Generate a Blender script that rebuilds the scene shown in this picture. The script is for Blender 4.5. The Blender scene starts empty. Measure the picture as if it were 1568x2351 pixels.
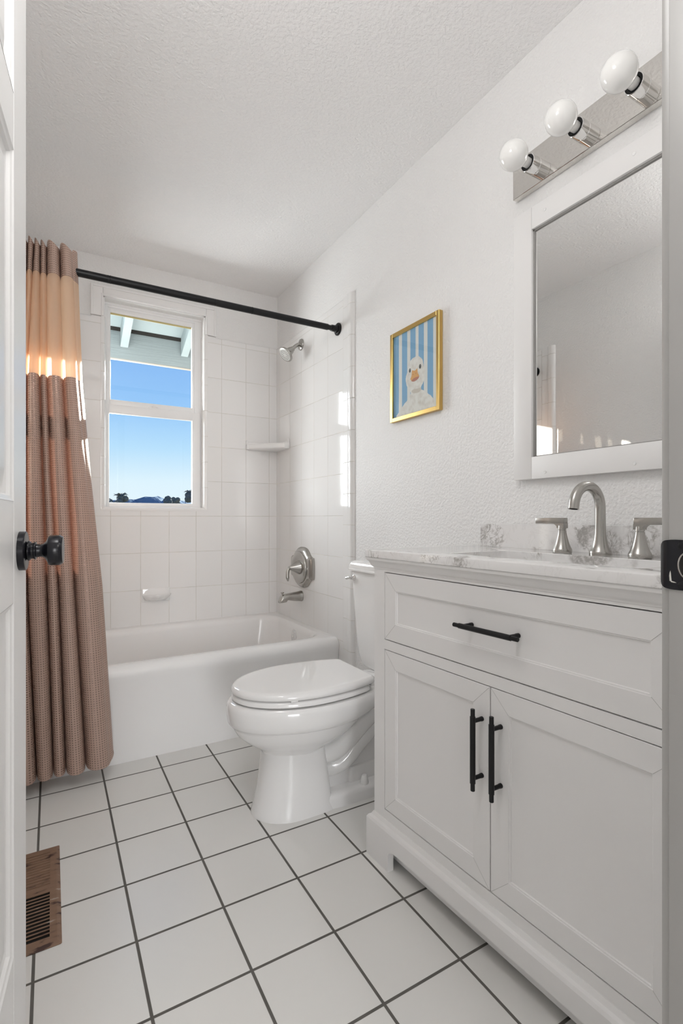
import bpy, bmesh, math, random
from mathutils import Vector, Matrix
random.seed(7)
S = bpy.context.scene
C = S.collection
PI = math.pi
def R(d): return math.radians(d)

# ------------------------------------------------------------------ camera
CAM_H = 0.985
cd = bpy.data.cameras.new('camera')
cam = bpy.data.objects.new('camera', cd); C.objects.link(cam)
cd.sensor_fit = 'HORIZONTAL'; cd.sensor_width = 36.0
cd.lens = 36.0 * 1150.6 / 1568.0
cd.shift_y = 15.0 / 1568.0
cd.clip_start = 0.02; cd.clip_end = 500
cam.location = (0, 0, CAM_H)
cam.rotation_euler = (R(90), 0, R(-30.09))
S.camera = cam

# ------------------------------------------------------------------ exposure, world, sun, daylight, added fill lamps
S.view_settings.view_transform = 'Standard'
S.view_settings.look = 'None'
S.view_settings.gamma = 1.0
S.view_settings.use_curve_mapping = False
S.view_settings.exposure = 0.41
S.cycles.max_bounces = 16
S.cycles.diffuse_bounces = 10
S.cycles.glossy_bounces = 6
S.cycles.transparent_max_bounces = 16
S.cycles.transmission_bounces = 8
S.cycles.sample_clamp_indirect = 6.0
S.cycles.use_denoising = True

w = bpy.data.worlds.new('sky'); S.world = w; w.use_nodes = True
nt = w.node_tree; nt.nodes.clear()
out = nt.nodes.new('ShaderNodeOutputWorld'); bg = nt.nodes.new('ShaderNodeBackground')
tc = nt.nodes.new('ShaderNodeTexCoord'); sep = nt.nodes.new('ShaderNodeSeparateXYZ')
rp = nt.nodes.new('ShaderNodeValToRGB')
el = rp.color_ramp.elements
el[0].position = 0.0; el[0].color = (0.45, 0.43, 0.40, 1)
el[1].position = 0.6; el[1].color = (0.13, 0.30, 0.70, 1)
for p, c in ((0.012, (0.80, 0.90, 0.97, 1)), (0.07, (0.72, 0.87, 0.97, 1)), (0.13, (0.48, 0.73, 0.96, 1)), (0.20, (0.31, 0.57, 0.93, 1)), (0.30, (0.24, 0.47, 0.88, 1))):
    e = el.new(p); e.color = c
nt.links.new(tc.outputs['Generated'], sep.inputs[0]); nt.links.new(sep.outputs['Z'], rp.inputs[0])
nt.links.new(rp.outputs[0], bg.inputs[0]); nt.links.new(bg.outputs[0], out.inputs[0])
bg.inputs[1].default_value = 0.82

def lamp(name, kind, energy, loc, rot, color=(1, 1, 1), sx=1, sy=1):
    l = bpy.data.lights.new(name, kind); l.energy = energy; l.color = color
    if kind == 'AREA': l.shape = 'RECTANGLE'; l.size = sx; l.size_y = sy
    o = bpy.data.objects.new(name, l); C.objects.link(o); o.location = loc; o.rotation_euler = rot
    return o
# low winter sun from beyond the window, to the right
sd = Vector((0.65, 1.0, 0.31)).normalized()
sun = lamp('sun', 'SUN', 17.0, (3, 6, 3), (0, 0, 0), (1.0, 0.93, 0.84))
sun.rotation_euler = sd.to_track_quat('Z', 'Y').to_euler()
sun.data.angle = R(0.53)
# daylight of the open sky in front of the bathroom window
lamp('window_daylight', 'AREA', 118.0, (-0.50, 4.30, 1.70), (R(-90), 0, R(8)), (0.97, 0.985, 1.0), 1.8, 1.5)
# added fill lamp in the unseen hallway, brightens the room through the doorway
hd = lamp('hall_fill', 'AREA', 32.0, (-0.78, -5.3, 1.30), (0, 0, 0), (1.0, 0.995, 0.99), 1.5, 2.1)
hd.rotation_euler = (hd.location - Vector((0.40, 2.6, 1.45))).to_track_quat('Z', 'Y').to_euler()
hd.data.spread = R(110)
rl = lamp('room_fill', 'POINT', 8.5, (0.12, 0.62, 2.08), (0, 0, 0), (1.0, 0.992, 0.98)); rl.data.shadow_soft_size = 0.13  # added fill lamp below the ceiling, out of view and without a fixture
lamp('hall_ceiling_fill', 'AREA', 15.0, (0.95, -0.9, 2.38), (0, 0, 0), (1.0, 0.97, 0.93), 0.5, 0.5)  # added fill lamp in the unseen hall, lifts the open door's face

# ------------------------------------------------------------------ material helpers
MATS = {}
def mat(name, col=(0.8, 0.8, 0.8), rough=0.5, metal=0.0, spec=0.5, coat=0.0):
    m = bpy.data.materials.new(name); m.use_nodes = True
    b = m.node_tree.nodes['Principled BSDF']
    b.inputs['Base Color'].default_value = (*col, 1)
    b.inputs['Roughness'].default_value = rough
    b.inputs['Metallic'].default_value = metal
    b.inputs['Specular IOR Level'].default_value = spec
    b.inputs['Coat Weight'].default_value = coat
    MATS[name] = m
    return m
def N(m, t, **kw):
    n = m.node_tree.nodes.new(t)
    for k, v in kw.items():
        if k in n.inputs: n.inputs[k].default_value = v
        else: setattr(n, k, v)
    return n
def L(m, a, b): m.node_tree.links.new(a, b)
def bsdf(m): return m.node_tree.nodes['Principled BSDF']
def math_n(m, op, a, b=None):
    n = m.node_tree.nodes.new('ShaderNodeMath'); n.operation = op
    for i, v in enumerate((a, b)):
        if v is None: continue
        if isinstance(v, (int, float)): n.inputs[i].default_value = v
        else: L(m, v, n.inputs[i])
    return n.outputs[0]
def objco(m):
    return N(m, 'ShaderNodeTexCoord').outputs['Object']
def bump_noise(m, scale, dist, strength=1.0, detail=3.0, rough=0.5, ramp=None):
    tex = N(m, 'ShaderNodeTexNoise'); tex.inputs['Scale'].default_value = scale
    tex.inputs['Detail'].default_value = detail; tex.inputs['Roughness'].default_value = rough
    L(m, objco(m), tex.inputs['Vector'])
    h = tex.outputs['Fac']
    if ramp:
        r = N(m, 'ShaderNodeMapRange'); r.interpolation_type = 'SMOOTHSTEP'
        r.inputs['From Min'].default_value = ramp[0]; r.inputs['From Max'].default_value = ramp[1]
        L(m, h, r.inputs['Value']); h = r.outputs[0]
    b = N(m, 'ShaderNodeBump'); b.inputs['Distance'].default_value = dist; b.inputs['Strength'].default_value = strength
    L(m, h, b.inputs['Height']); L(m, b.outputs[0], bsdf(m).inputs['Normal'])
    return h

M_wall = mat('wall_paint', (0.765, 0.758, 0.752), 0.55, spec=0.3)
bump_noise(M_wall, 105, 0.0028, 0.38, 2.5, 0.5, (0.35, 0.65))
M_ceil = mat('ceiling_paint', (0.87, 0.862, 0.862), 0.6, spec=0.3)
bump_noise(M_ceil, 85, 0.0036, 0.36, 3.0, 0.55, (0.35, 0.65))
M_trim = mat('trim_paint', (0.79, 0.783, 0.778), 0.35, spec=0.4)
M_door = mat('door_paint', (0.79, 0.784, 0.780), 0.32, spec=0.45)
M_jamb = mat('jamb_paint_shaded', (0.40, 0.392, 0.38), 0.35, spec=0.45)  # trim paint made darker, shade on the jamb put into its colour
M_cab = mat('cabinet_paint', (0.765, 0.755, 0.749), 0.38, spec=0.4)
M_gap = mat('cabinet_shadow_gap', (0.05, 0.048, 0.045), 0.9)
M_porc = mat('porcelain', (0.82, 0.815, 0.81), 0.06, spec=0.5, coat=0.3)
M_tub = mat('tub_enamel', (0.83, 0.824, 0.819), 0.12, spec=0.5)
M_seat = mat('seat_plastic', (0.82, 0.815, 0.81), 0.05, spec=0.5)
M_vinyl = mat('window_vinyl', (0.82, 0.82, 0.82), 0.35)
M_black = mat('black_metal', (0.008, 0.008, 0.009), 0.36, 0.0, spec=0.3)
M_blackg = mat('black_gloss', (0.006, 0.006, 0.009), 0.24, 0.0, spec=0.4)
M_chrome = mat('chrome', (0.80, 0.79, 0.78), 0.06, 1.0)
M_mirror = mat('mirror_silver', (0.90, 0.905, 0.90), 0.012, 1.0)
M_nickel = mat('brushed_nickel', (0.46, 0.445, 0.42), 0.27, 1.0)
M_nickel_dark = mat('satin_nickel', (0.42, 0.40, 0.37), 0.32, 1.0)
M_plate = mat('polished_steel', (0.72, 0.70, 0.67), 0.03, 1.0)
M_bulb = mat('opal_glass', (0.86, 0.855, 0.84), 0.08, spec=0.55, coat=0.4)
M_gold = mat('gold_frame', (0.66, 0.45, 0.16), 0.30, 1.0)
M_brown = mat('register_paint', (0.19, 0.115, 0.075), 0.55)
M_dark = mat('dark_void', (0.012, 0.010, 0.008), 0.9)
M_rubber = mat('nozzle_face', (0.68, 0.68, 0.66), 0.4)
M_nozzle = mat('nozzle_dot', (0.10, 0.10, 0.10), 0.6)
M_worn = mat('worn_paint', (0.52, 0.50, 0.46), 0.6)

# worn paint on the floor register
def worn():
    m = M_brown
    t = N(m, 'ShaderNodeTexNoise'); t.inputs['Scale'].default_value = 38; t.inputs['Detail'].default_value = 5
    mp = N(m, 'ShaderNodeMapping'); mp.inputs['Scale'].default_value = (0.5, 1.6, 1)
    L(m, objco(m), mp.inputs[0]); L(m, mp.outputs[0], t.inputs['Vector'])
    r = N(m, 'ShaderNodeValToRGB')
    r.color_ramp.elements[0].position = 0.36; r.color_ramp.elements[0].color = (0.05, 0.022, 0.016, 1)
    r.color_ramp.elements[1].position = 0.43; r.color_ramp.elements[1].color = (0.205, 0.122, 0.080, 1)
    e = r.color_ramp.elements.new(0.66); e.color = (0.235, 0.145, 0.095, 1)
    e = r.color_ramp.elements.new(0.72); e.color = (0.38, 0.32, 0.27, 1)
    L(m, t.outputs['Fac'], r.inputs[0]); L(m, r.outputs[0], bsdf(m).inputs['Base Color'])
worn()

def tile_mat(name, ax_u, ax_v, u0, du, v0, dv, g, col, gcol, rough, vtop=None, gap_soft=0.0006, bump=0.0012):
    """grid tiling from object (world) coordinates; ax_u/ax_v name the axes across the surface"""
    m = mat(name, col, rough, spec=0.5)
    sp = N(m, 'ShaderNodeSeparateXYZ'); L(m, objco(m), sp.inputs[0])
    def line(ax, o, d):
        x = math_n(m, 'DIVIDE', math_n(m, 'SUBTRACT', sp.outputs[ax], o), d)
        f = math_n(m, 'FRACT', x)
        dist = math_n(m, 'MULTIPLY', math_n(m, 'MINIMUM', f, math_n(m, 'SUBTRACT', 1.0, f)), d)
        return dist
    a, b = line(ax_u, u0, du), line(ax_v, v0, dv)
    dmin = math_n(m, 'MINIMUM', a, b)
    if vtop is not None:
        dmin = math_n(m, 'MINIMUM', dmin, math_n(m, 'ABSOLUTE', math_n(m, 'SUBTRACT', sp.outputs[ax_v], vtop)))
    mr = N(m, 'ShaderNodeMapRange'); mr.interpolation_type = 'SMOOTHSTEP'
    mr.inputs['From Min'].default_value = g / 2 - gap_soft; mr.inputs['From Max'].default_value = g / 2 + gap_soft
    L(m, dmin, mr.inputs['Value'])
    # per tile tint
    cu = math_n(m, 'FLOOR', math_n(m, 'DIVIDE', math_n(m, 'SUBTRACT', sp.outputs[ax_u], u0), du))
    cv = math_n(m, 'FLOOR', math_n(m, 'DIVIDE', math_n(m, 'SUBTRACT', sp.outputs[ax_v], v0), dv))
    cb = N(m, 'ShaderNodeCombineXYZ'); L(m, cu, cb.inputs[0]); L(m, cv, cb.inputs[1])
    wn = N(m, 'ShaderNodeTexWhiteNoise'); L(m, cb.outputs[0], wn.inputs[0])
    tint = math_n(m, 'ADD', math_n(m, 'MULTIPLY', wn.outputs['Value'], 0.03), 0.985)
    tc_ = N(m, 'ShaderNodeVectorMath', operation='SCALE'); tc_.inputs[0].default_value = col
    L(m, tint, tc_.inputs['Scale'])
    # grout wear
    gn = N(m, 'ShaderNodeTexNoise'); gn.inputs['Scale'].default_value = 9; gn.inputs['Detail'].default_value = 3
    L(m, objco(m), gn.inputs['Vector'])
    gr = N(m, 'ShaderNodeMix', data_type='RGBA')
    L(m, gn.outputs['Fac'], gr.inputs[0])
    gr.inputs[6].default_value = (*[c * 0.65 for c in gcol], 1); gr.inputs[7].default_value = (*[min(1, c * 1.35) for c in gcol], 1)
    mx = N(m, 'ShaderNodeMix', data_type='RGBA')
    L(m, mr.outputs[0], mx.inputs[0]); L(m, gr.outputs[2], mx.inputs[6]); L(m, tc_.outputs[0], mx.inputs[7])
    L(m, mx.outputs[2], bsdf(m).inputs['Base Color'])
    rr = N(m, 'ShaderNodeMapRange'); L(m, mr.outputs[0], rr.inputs['Value'])
    rr.inputs['To Min'].default_value = 0.85; rr.inputs['To Max'].default_value = rough
    L(m, rr.outputs[0], bsdf(m).inputs['Roughness'])
    wob = N(m, 'ShaderNodeTexNoise'); wob.inputs['Scale'].default_value = 14; wob.inputs['Detail'].default_value = 1
    L(m, objco(m), wob.inputs['Vector'])
    hh = math_n(m, 'ADD', mr.outputs[0], math_n(m, 'MULTIPLY', wob.outputs['Fac'], 0.35))
    bp = N(m, 'ShaderNodeBump'); bp.inputs['Distance'].default_value = bump; bp.inputs['Strength'].default_value = 0.5
    L(m, hh, bp.inputs['Height']); L(m, bp.outputs[0], bsdf(m).inputs['Normal'])
    return m

FLOOR_P = 0.2061
M_floor = tile_mat('floor_tile', 'X', 'Y', -0.0337, FLOOR_P, 2.073, FLOOR_P, 0.0065, (0.735, 0.728, 0.708), (0.115, 0.108, 0.098), 0.24, bump=0.0018)
GRT = (0.62, 0.60, 0.56); TIL = (0.80, 0.793, 0.787)
M_tile_far = tile_mat('wall_tile_far', 'X', 'Z', 0.281, 0.154, 0.999, 0.2085, 0.0026, TIL, GRT, 0.07, vtop=2.0415)
M_tile_side = tile_mat('wall_tile_side', 'Y', 'Z', 2.149, 0.160, 0.999, 0.2085, 0.0026, TIL, GRT, 0.07, vtop=2.0415)
M_tile_col = tile_mat('trim_tile_column', 'Y', 'Z', 2.149, 3.0, 0.340, 0.1533, 0.0026, TIL, GRT, 0.07)
M_tile_rev = tile_mat('window_return_tile', 'Y', 'Z', -5.0, 30.0, 1.05, 0.1533, 0.0024, TIL, GRT, 0.07)

def marble():
    m = mat('marble', (0.80, 0.79, 0.78), 0.07, spec=0.5)
    co = objco(m)
    def noise(scale, detail, rough=.55, dist=0.0):
        n_ = N(m, 'ShaderNodeTexNoise'); n_.inputs['Scale'].default_value = scale; n_.inputs['Detail'].default_value = detail
        n_.inputs['Roughness'].default_value = rough; n_.inputs['Distortion'].default_value = dist
        L(m, co, n_.inputs['Vector']); return n_.outputs['Fac']
    def step(v, a, b, lo=0.0, hi=1.0):
        r_ = N(m, 'ShaderNodeMapRange', interpolation_type='SMOOTHSTEP'); r_.inputs['From Min'].default_value = a; r_.inputs['From Max'].default_value = b
        r_.inputs['To Min'].default_value = lo; r_.inputs['To Max'].default_value = hi; L(m, v, r_.inputs['Value']); return r_.outputs[0]
    ridge = step(math_n(m, 'ABSOLUTE', math_n(m, 'SUBTRACT', noise(9.0, 5, .62, 1.1), 0.5)), 0.0, 0.030, 1.0, 0.0)
    ridge2 = step(math_n(m, 'ABSOLUTE', math_n(m, 'SUBTRACT', noise(21.0, 5, .6, .9), 0.5)), 0.0, 0.05, 1.0, 0.0)
    patch = step(noise(8.0, 2), 0.50, 0.58)
    blot = math_n(m, 'MULTIPLY', step(noise(16.0, 6, .6, .5), 0.53, 0.62), patch)
    fine = step(noise(120.0, 3), 0.35, 0.6, 0.45, 1.0)
    fac = math_n(m, 'MULTIPLY', ridge, math_n(m, 'ADD', math_n(m, 'MULTIPLY', patch, .75), .10))
    fac = math_n(m, 'MAXIMUM', fac, math_n(m, 'MULTIPLY', math_n(m, 'MULTIPLY', ridge2, patch), .55))
    fac = math_n(m, 'MAXIMUM', fac, math_n(m, 'MULTIPLY', blot, .80))
    fac = math_n(m, 'MULTIPLY', fac, fine)
    mx = N(m, 'ShaderNodeMix', data_type='RGBA'); L(m, fac, mx.inputs[0])
    mx.inputs[6].default_value = (0.77, 0.76, 0.755, 1); mx.inputs[7].default_value = (0.30, 0.28, 0.26, 1)
    L(m, mx.outputs[2], bsdf(m).inputs['Base Color'])
    return m
M_marble = marble()

def glass():
    m = bpy.data.materials.new('window_glass'); m.use_nodes = True
    nt = m.node_tree; nt.nodes.clear()
    o = nt.nodes.new('ShaderNodeOutputMaterial'); t = nt.nodes.new('ShaderNodeBsdfTransparent')
    g = nt.nodes.new('ShaderNodeBsdfGlossy'); g.inputs['Roughness'].default_value = 0.0
    mx = nt.nodes.new('ShaderNodeMixShader'); f = nt.nodes.new('ShaderNodeFresnel'); f.inputs['IOR'].default_value = 1.45
    t.inputs[0].default_value = (0.97, 0.985, 0.98, 1)
    ge = nt.nodes.new('ShaderNodeNewGeometry'); sb_ = nt.nodes.new('ShaderNodeMath'); sb_.operation = 'SUBTRACT'; sb_.inputs[0].default_value = 1.0
    ml = nt.nodes.new('ShaderNodeMath'); ml.operation = 'MULTIPLY'
    nt.links.new(ge.outputs['Backfacing'], sb_.inputs[1]); nt.links.new(f.outputs[0], ml.inputs[0]); nt.links.new(sb_.outputs[0], ml.inputs[1])
    nt.links.new(ml.outputs[0], mx.inputs[0]); nt.links.new(t.outputs[0], mx.inputs[1]); nt.links.new(g.outputs[0], mx.inputs[2])
    nt.links.new(mx.outputs[0], o.inputs[0])
    return m
M_glass = glass()

def curtain_mats():
    # waffle weave: little shiny dots on a 6 mm grid in the cloth's own coordinates
    m = mat('curtain_waffle', (0.45, 0.322, 0.265), 0.55, spec=0.4)
    uv = N(m, 'ShaderNodeUVMap'); sp = N(m, 'ShaderNodeSeparateXYZ'); L(m, uv.outputs[0], sp.inputs[0])
    P = 0.0084
    def cell(o):
        f = math_n(m, 'FRACT', math_n(m, 'DIVIDE', o, P))
        return math_n(m, 'ABSOLUTE', math_n(m, 'SUBTRACT', f, 0.5))
    d = math_n(m, 'MAXIMUM', cell(sp.outputs[0]), cell(sp.outputs[1]))
    dot = N(m, 'ShaderNodeMapRange', interpolation_type='SMOOTHSTEP')
    dot.inputs['From Min'].default_value = 0.17; dot.inputs['From Max'].default_value = 0.25
    dot.inputs['To Min'].default_value = 1; dot.inputs['To Max'].default_value = 0
    L(m, d, dot.inputs['Value'])
    mx = N(m, 'ShaderNodeMix', data_type='RGBA'); L(m, dot.outputs[0], mx.inputs[0])
    mx.inputs[6].default_value = (0.45, 0.322, 0.265, 1); mx.inputs[7].default_value = (0.27, 0.175, 0.145, 1)
    L(m, mx.outputs[2], bsdf(m).inputs['Base Color'])
    mt = math_n(m, 'MULTIPLY', dot.outputs[0], 0.75); L(m, mt, bsdf(m).inputs['Metallic'])
    rg = N(m, 'ShaderNodeMapRange'); L(m, dot.outputs[0], rg.inputs['Value'])
    rg.inputs['To Min'].default_value = 0.52; rg.inputs['To Max'].default_value = 0.24
    L(m, rg.outputs[0], bsdf(m).inputs['Roughness'])
    tr = N(m, 'ShaderNodeBsdfTranslucent'); tr.inputs[0].default_value = (0.55, 0.25, 0.17, 1)
    ms = N(m, 'ShaderNodeMixShader'); ms.inputs[0].default_value = 0.05
    o = m.node_tree.nodes['Material Output']
    L(m, bsdf(m).outputs[0], ms.inputs[1]); L(m, tr.outputs[0], ms.inputs[2]); L(m, ms.outputs[0], o.inputs[0])
    s = mat('curtain_sheer', (0.78, 0.58, 0.43), 0.5, spec=0.25)
    t = N(s, 'ShaderNodeBsdfTransparent'); t.inputs[0].default_value = (0.98, 0.90, 0.80, 1)
    tl = N(s, 'ShaderNodeBsdfTranslucent'); tl.inputs[0].default_value = (0.98, 0.80, 0.63, 1)
    m1 = N(s, 'ShaderNodeMixShader'); m1.inputs[0].default_value = 0.68
    m2 = N(s, 'ShaderNodeMixShader'); m2.inputs[0].default_value = 0.07
    o = s.node_tree.nodes['Material Output']
    L(s, bsdf(s).outputs[0], m1.inputs[1]); L(s, tl.outputs[0], m1.inputs[2])
    L(s, m1.outputs[0], m2.inputs[1]); L(s, t.outputs[0], m2.inputs[2]); L(s, m2.outputs[0], o.inputs[0])
    return m, s
M_waffle, M_sheer = curtain_mats()

# ------------------------------------------------------------------ geometry helpers
def link(name, me, m=None, parent=None):
    o = bpy.data.objects.new(name, me); C.objects.link(o)
    if m is not None:
        for k in (m if isinstance(m, (list, tuple)) else [m]): me.materials.append(k)
    if parent is not None: o.parent = parent
    return o
def build(name, bm, m, parent=None, smooth=None, loc=None):
    """bmesh -> one object; smooth = auto-smooth angle in degrees"""
    bmesh.ops.recalc_face_normals(bm, faces=bm.faces[:])
    if smooth is not None:
        for f in bm.faces: f.smooth = True
        for e in bm.edges:
            if len(e.link_faces) == 2 and e.calc_face_angle(0) > R(smooth): e.smooth = False
    me = bpy.data.meshes.new(name); bm.to_mesh(me); bm.free()
    o = link(name, me, m, parent)
    if loc: o.location = loc
    return o
def BM(): return bmesh.new()
def box(bm, x0, x1, y0, y1, z0, z1, bev=0.0, seg=2, mi=0):
    v = [bm.verts.new(p) for p in ((x0, y0, z0), (x1, y0, z0), (x1, y1, z0), (x0, y1, z0), (x0, y0, z1), (x1, y0, z1), (x1, y1, z1), (x0, y1, z1))]
    fs = [bm.faces.new([v[i] for i in q]) for q in ((3, 2, 1, 0), (4, 5, 6, 7), (0, 1, 5, 4), (1, 2, 6, 5), (2, 3, 7, 6), (3, 0, 4, 7))]
    for f in fs: f.material_index = mi
    if bev > 0:
        es = list({e for f in fs for e in f.edges})
        bmesh.ops.bevel(bm, geom=es, offset=bev, segments=seg, profile=0.5, affect='EDGES')
    return v
def loft(bm, rings, closed=True, cap0=True, cap1=True, mi=0):
    vr = [[bm.verts.new(p) for p in r] for r in rings]
    n = len(vr[0])
    for a, b in zip(vr, vr[1:]):
        for i in range(n if closed else n - 1):
            j = (i + 1) % n
            f = bm.faces.new((a[i], a[j], b[j], b[i])); f.material_index = mi
    if closed and cap0: f = bm.faces.new(list(reversed(vr[0]))); f.material_index = mi
    if closed and cap1: f = bm.faces.new(vr[-1]); f.material_index = mi
    return vr
def lathe(bm, prof, n=32, origin=(0, 0, 0), axis=(0, 0, 1), cap0=True, cap1=True, mi=0):
    """prof = [(radius, height along axis)]"""
    a = Vector(axis).normalized(); q = a.to_track_quat('Z', 'Y'); o = Vector(origin)
    rings = []
    for r, h in prof:
        r = max(r, 1e-5)
        rings.append([o + q @ Vector((r * math.cos(2 * PI * i / n), r * math.sin(2 * PI * i / n), h)) for i in range(n)])
    return loft(bm, rings, True, cap0, cap1, mi)
def tube(bm, pts, rad, n=16, mi=0, cap=True):
    pts = [Vector(p) for p in pts]
    rads = rad if isinstance(rad, (list, tuple)) else [rad] * len(pts)
    rings = []; up = None
    for i, p in enumerate(pts):
        t = (pts[min(i + 1, len(pts) - 1)] - pts[max(i - 1, 0)]).normalized()
        if up is None:
            up = Vector((0, 0, 1)) if abs(t.z) < 0.9 else Vector((0, 1, 0))
        s = t.cross(up).normalized(); up = s.cross(t).normalized()
        rings.append([p + rads[i] * (math.cos(2 * PI * k / n) * s + math.sin(2 * PI * k / n) * up) for k in range(n)])
    return loft(bm, rings, True, cap, cap, mi)
def arc(c, r, a0, a1, n, plane='XZ'):
    res = []
    for i in range(n + 1):
        a = R(a0 + (a1 - a0) * i / n)
        u, v = r * math.cos(a), r * math.sin(a)
        res.append((c[0] + u, c[1], c[2] + v) if plane == 'XZ' else (c[0] + u, c[1] + v, c[2]))
    return res
def catmull(pts, n=8):
    P = [Vector(p) for p in pts]; P = [2 * P[0] - P[1]] + P + [2 * P[-1] - P[-2]]
    res = []
    for i in range(1, len(P) - 2):
        for k in range(n):
            t = k / n
            a, b, c, d = P[i - 1:i + 3]
            res.append(0.5 * ((2 * b) + (c - a) * t + (2 * a - 5 * b + 4 * c - d) * t * t + (3 * b - a - 3 * c + d) * t ** 3))
    res.append(P[-2])
    return res
def rrect(x0, x1, y0, y1, r, z, seg=7):
    """rounded rectangle loop at height z, 4*(seg+1) points"""
    pts = []
    for cx_, cy_, a0 in ((x1 - r, y1 - r, 0), (x0 + r, y1 - r, 90), (x0 + r, y0 + r, 180), (x1 - r, y0 + r, 270)):
        for i in range(seg + 1):
            a = R(a0 + 90 * i / seg)
            pts.append(Vector((cx_ + r * math.cos(a), cy_ + r * math.sin(a), z)))
    return pts
def prism(bm, poly, axis, a0, a1, mi=0):
    """poly = 2D points in the other two axes (in xyz order)"""
    def p3(p, a): return {'X': (a, p[0], p[1]), 'Y': (p[0], a, p[1]), 'Z': (p[0], p[1], a)}[axis]
    return loft(bm, [[p3(p, a0) for p in poly], [p3(p, a1) for p in poly]], mi=mi)
def empty(name, loc=(0, 0, 0)):
    o = bpy.data.objects.new(name, None); C.objects.link(o); o.location = loc; o.empty_display_size = 0.05
    return o
def tag(o, label, cat, group=None):
    o['label'] = label; o['category'] = cat
    if group: o['group'] = group
    return o
def thing(name, label, cat, loc=(0, 0, 0), group=None): return tag(empty(name, loc), label, cat, group)
def struct(o): o['kind'] = 'structure'; return o
def off(bm, d): bmesh.ops.translate(bm, vec=Vector(d), verts=bm.verts[:]); return bm

# ================================================================== room shell
XL, XR, YN, YF, ZC = -0.245, 1.265, 0.313, 3.010, 2.410      # drywall faces
XLT, XRT, YFT = -0.235, 1.255, 3.000                         # tile faces
bm = BM(); box(bm, -1.6, 2.2, -5.6, 3.13, -0.12, 0.0); struct(build('floor', bm, M_floor))
bm = BM(); box(bm, XL - 0.12, XR + 0.12, YN - 0.12, 3.13, ZC, ZC + 0.12); struct(build('ceiling', bm, M_ceil))
bm = BM(); box(bm, XR, XR + 0.12, 0.19, 3.13, 0, ZC); struct(build('wall_right', bm, M_wall))
bm = BM(); box(bm, XL - 0.12, XL, 0.19, 3.13, 0, ZC); struct(build('wall_left', bm, M_wall))
WX0, WX1, WZ0, WZ1 = 0.245, 0.800, 1.040, 2.205              # window opening
def wall_hole(bm, x0, x1, y0, y1, z0, z1, hx0, hx1, hz0, hz1):
    box(bm, x0, hx0, y0, y1, z0, z1); box(bm, hx1, x1, y0, y1, z0, z1)
    box(bm, hx0, hx1, y0, y1, z0, hz0)
    if hz1 < z1: box(bm, hx0, hx1, y0, y1, hz1, z1)
bm = BM(); wall_hole(bm, XL, XR, YF, 3.13, 0, ZC, WX0, WX1, WZ0, WZ1); struct(build('wall_far', bm, M_wall))
DX0, DX1 = -0.126, 0.620                                      # doorway
bm = BM(); wall_hole(bm, XL, XR, 0.19, YN, 0, ZC, DX0 - 0.02, DX1 + 0.02, 0.0, 2.05)
bmesh.ops.delete(bm, geom=[f for f in bm.faces if f.calc_area() < 1e-6], context='FACES')
struct(build('wall_near', bm, M_wall))
# hallway outside the doorway, where the camera stands
bm = BM(); box(bm, -1.6, 2.2, -5.6, YN - 0.125, 2.42, 2.5); struct(build('ceiling_hall', bm, M_ceil))
bm = BM(); box(bm, -1.7, -1.6, -5.6, 0.19, 0, 2.42); struct(build('wall_hall_left', bm, M_wall))
bm = BM(); box(bm, 2.2, 2.3, -5.6, 0.19, 0, 2.42); struct(build('wall_hall_right', bm, M_wall))
bm = BM(); wall_hole(bm, -1.6, 2.2, -5.6, -5.5, 0, 2.42, -1.55, 0.0, 0.2, 2.3); struct(build('wall_hall_back', bm, M_wall))
bm = BM(); box(bm, -1.6, XL - 0.125, 0.19, 0.25, 0, 2.42); box(bm, XR + 0.125, 2.2, 0.19, 0.25, 0, 2.42); struct(build('wall_hall_front', bm, M_wall))

# tile surround
bm = BM(); wall_hole(bm, XLT, XRT, YFT, YF + 0.002, 0.37, 2.0415, WX0, WX1, WZ0, 2.0415)
struct(build('trim_1', bm, M_tile_far))
def bullnose_top(bm, axis, a0, a1, face, back, z0, z1):
    s = 1 if back > face else -1
    d = abs(back - face); r = min(d, z1 - z0) * 0.95
    prof = [(back, z0), (face, z0), (face, z1 - r)]
    for i in range(1, 7):
        a = R(90 * i / 6); prof.append((face + s * r * (1 - math.cos(a)), z1 - r + r * math.sin(a)))
    prof.append((back, z1))
    if axis == 'X': loft(bm, [[(a, p[0], p[1]) for p in prof] for a in (a0, a1)])
    else: loft(bm, [[(p[0], a, p[1]) for p in prof] for a in (a0, a1)])
bm = BM()
bullnose_top(bm, 'X', XLT, 0.186, YFT, YF + 0.002, 2.0415, 2.079); bullnose_top(bm, 'X', 0.858, XRT, YFT, YF + 0.002, 2.0415, 2.079)
box(bm, 0.186, WX0, YFT, YF + .002, 2.0415, 2.079); box(bm, WX1, 0.858, YFT, YF + .002, 2.0415, 2.079)
struct(build('trim_2', bm, M_tile_far, smooth=40))
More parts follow.
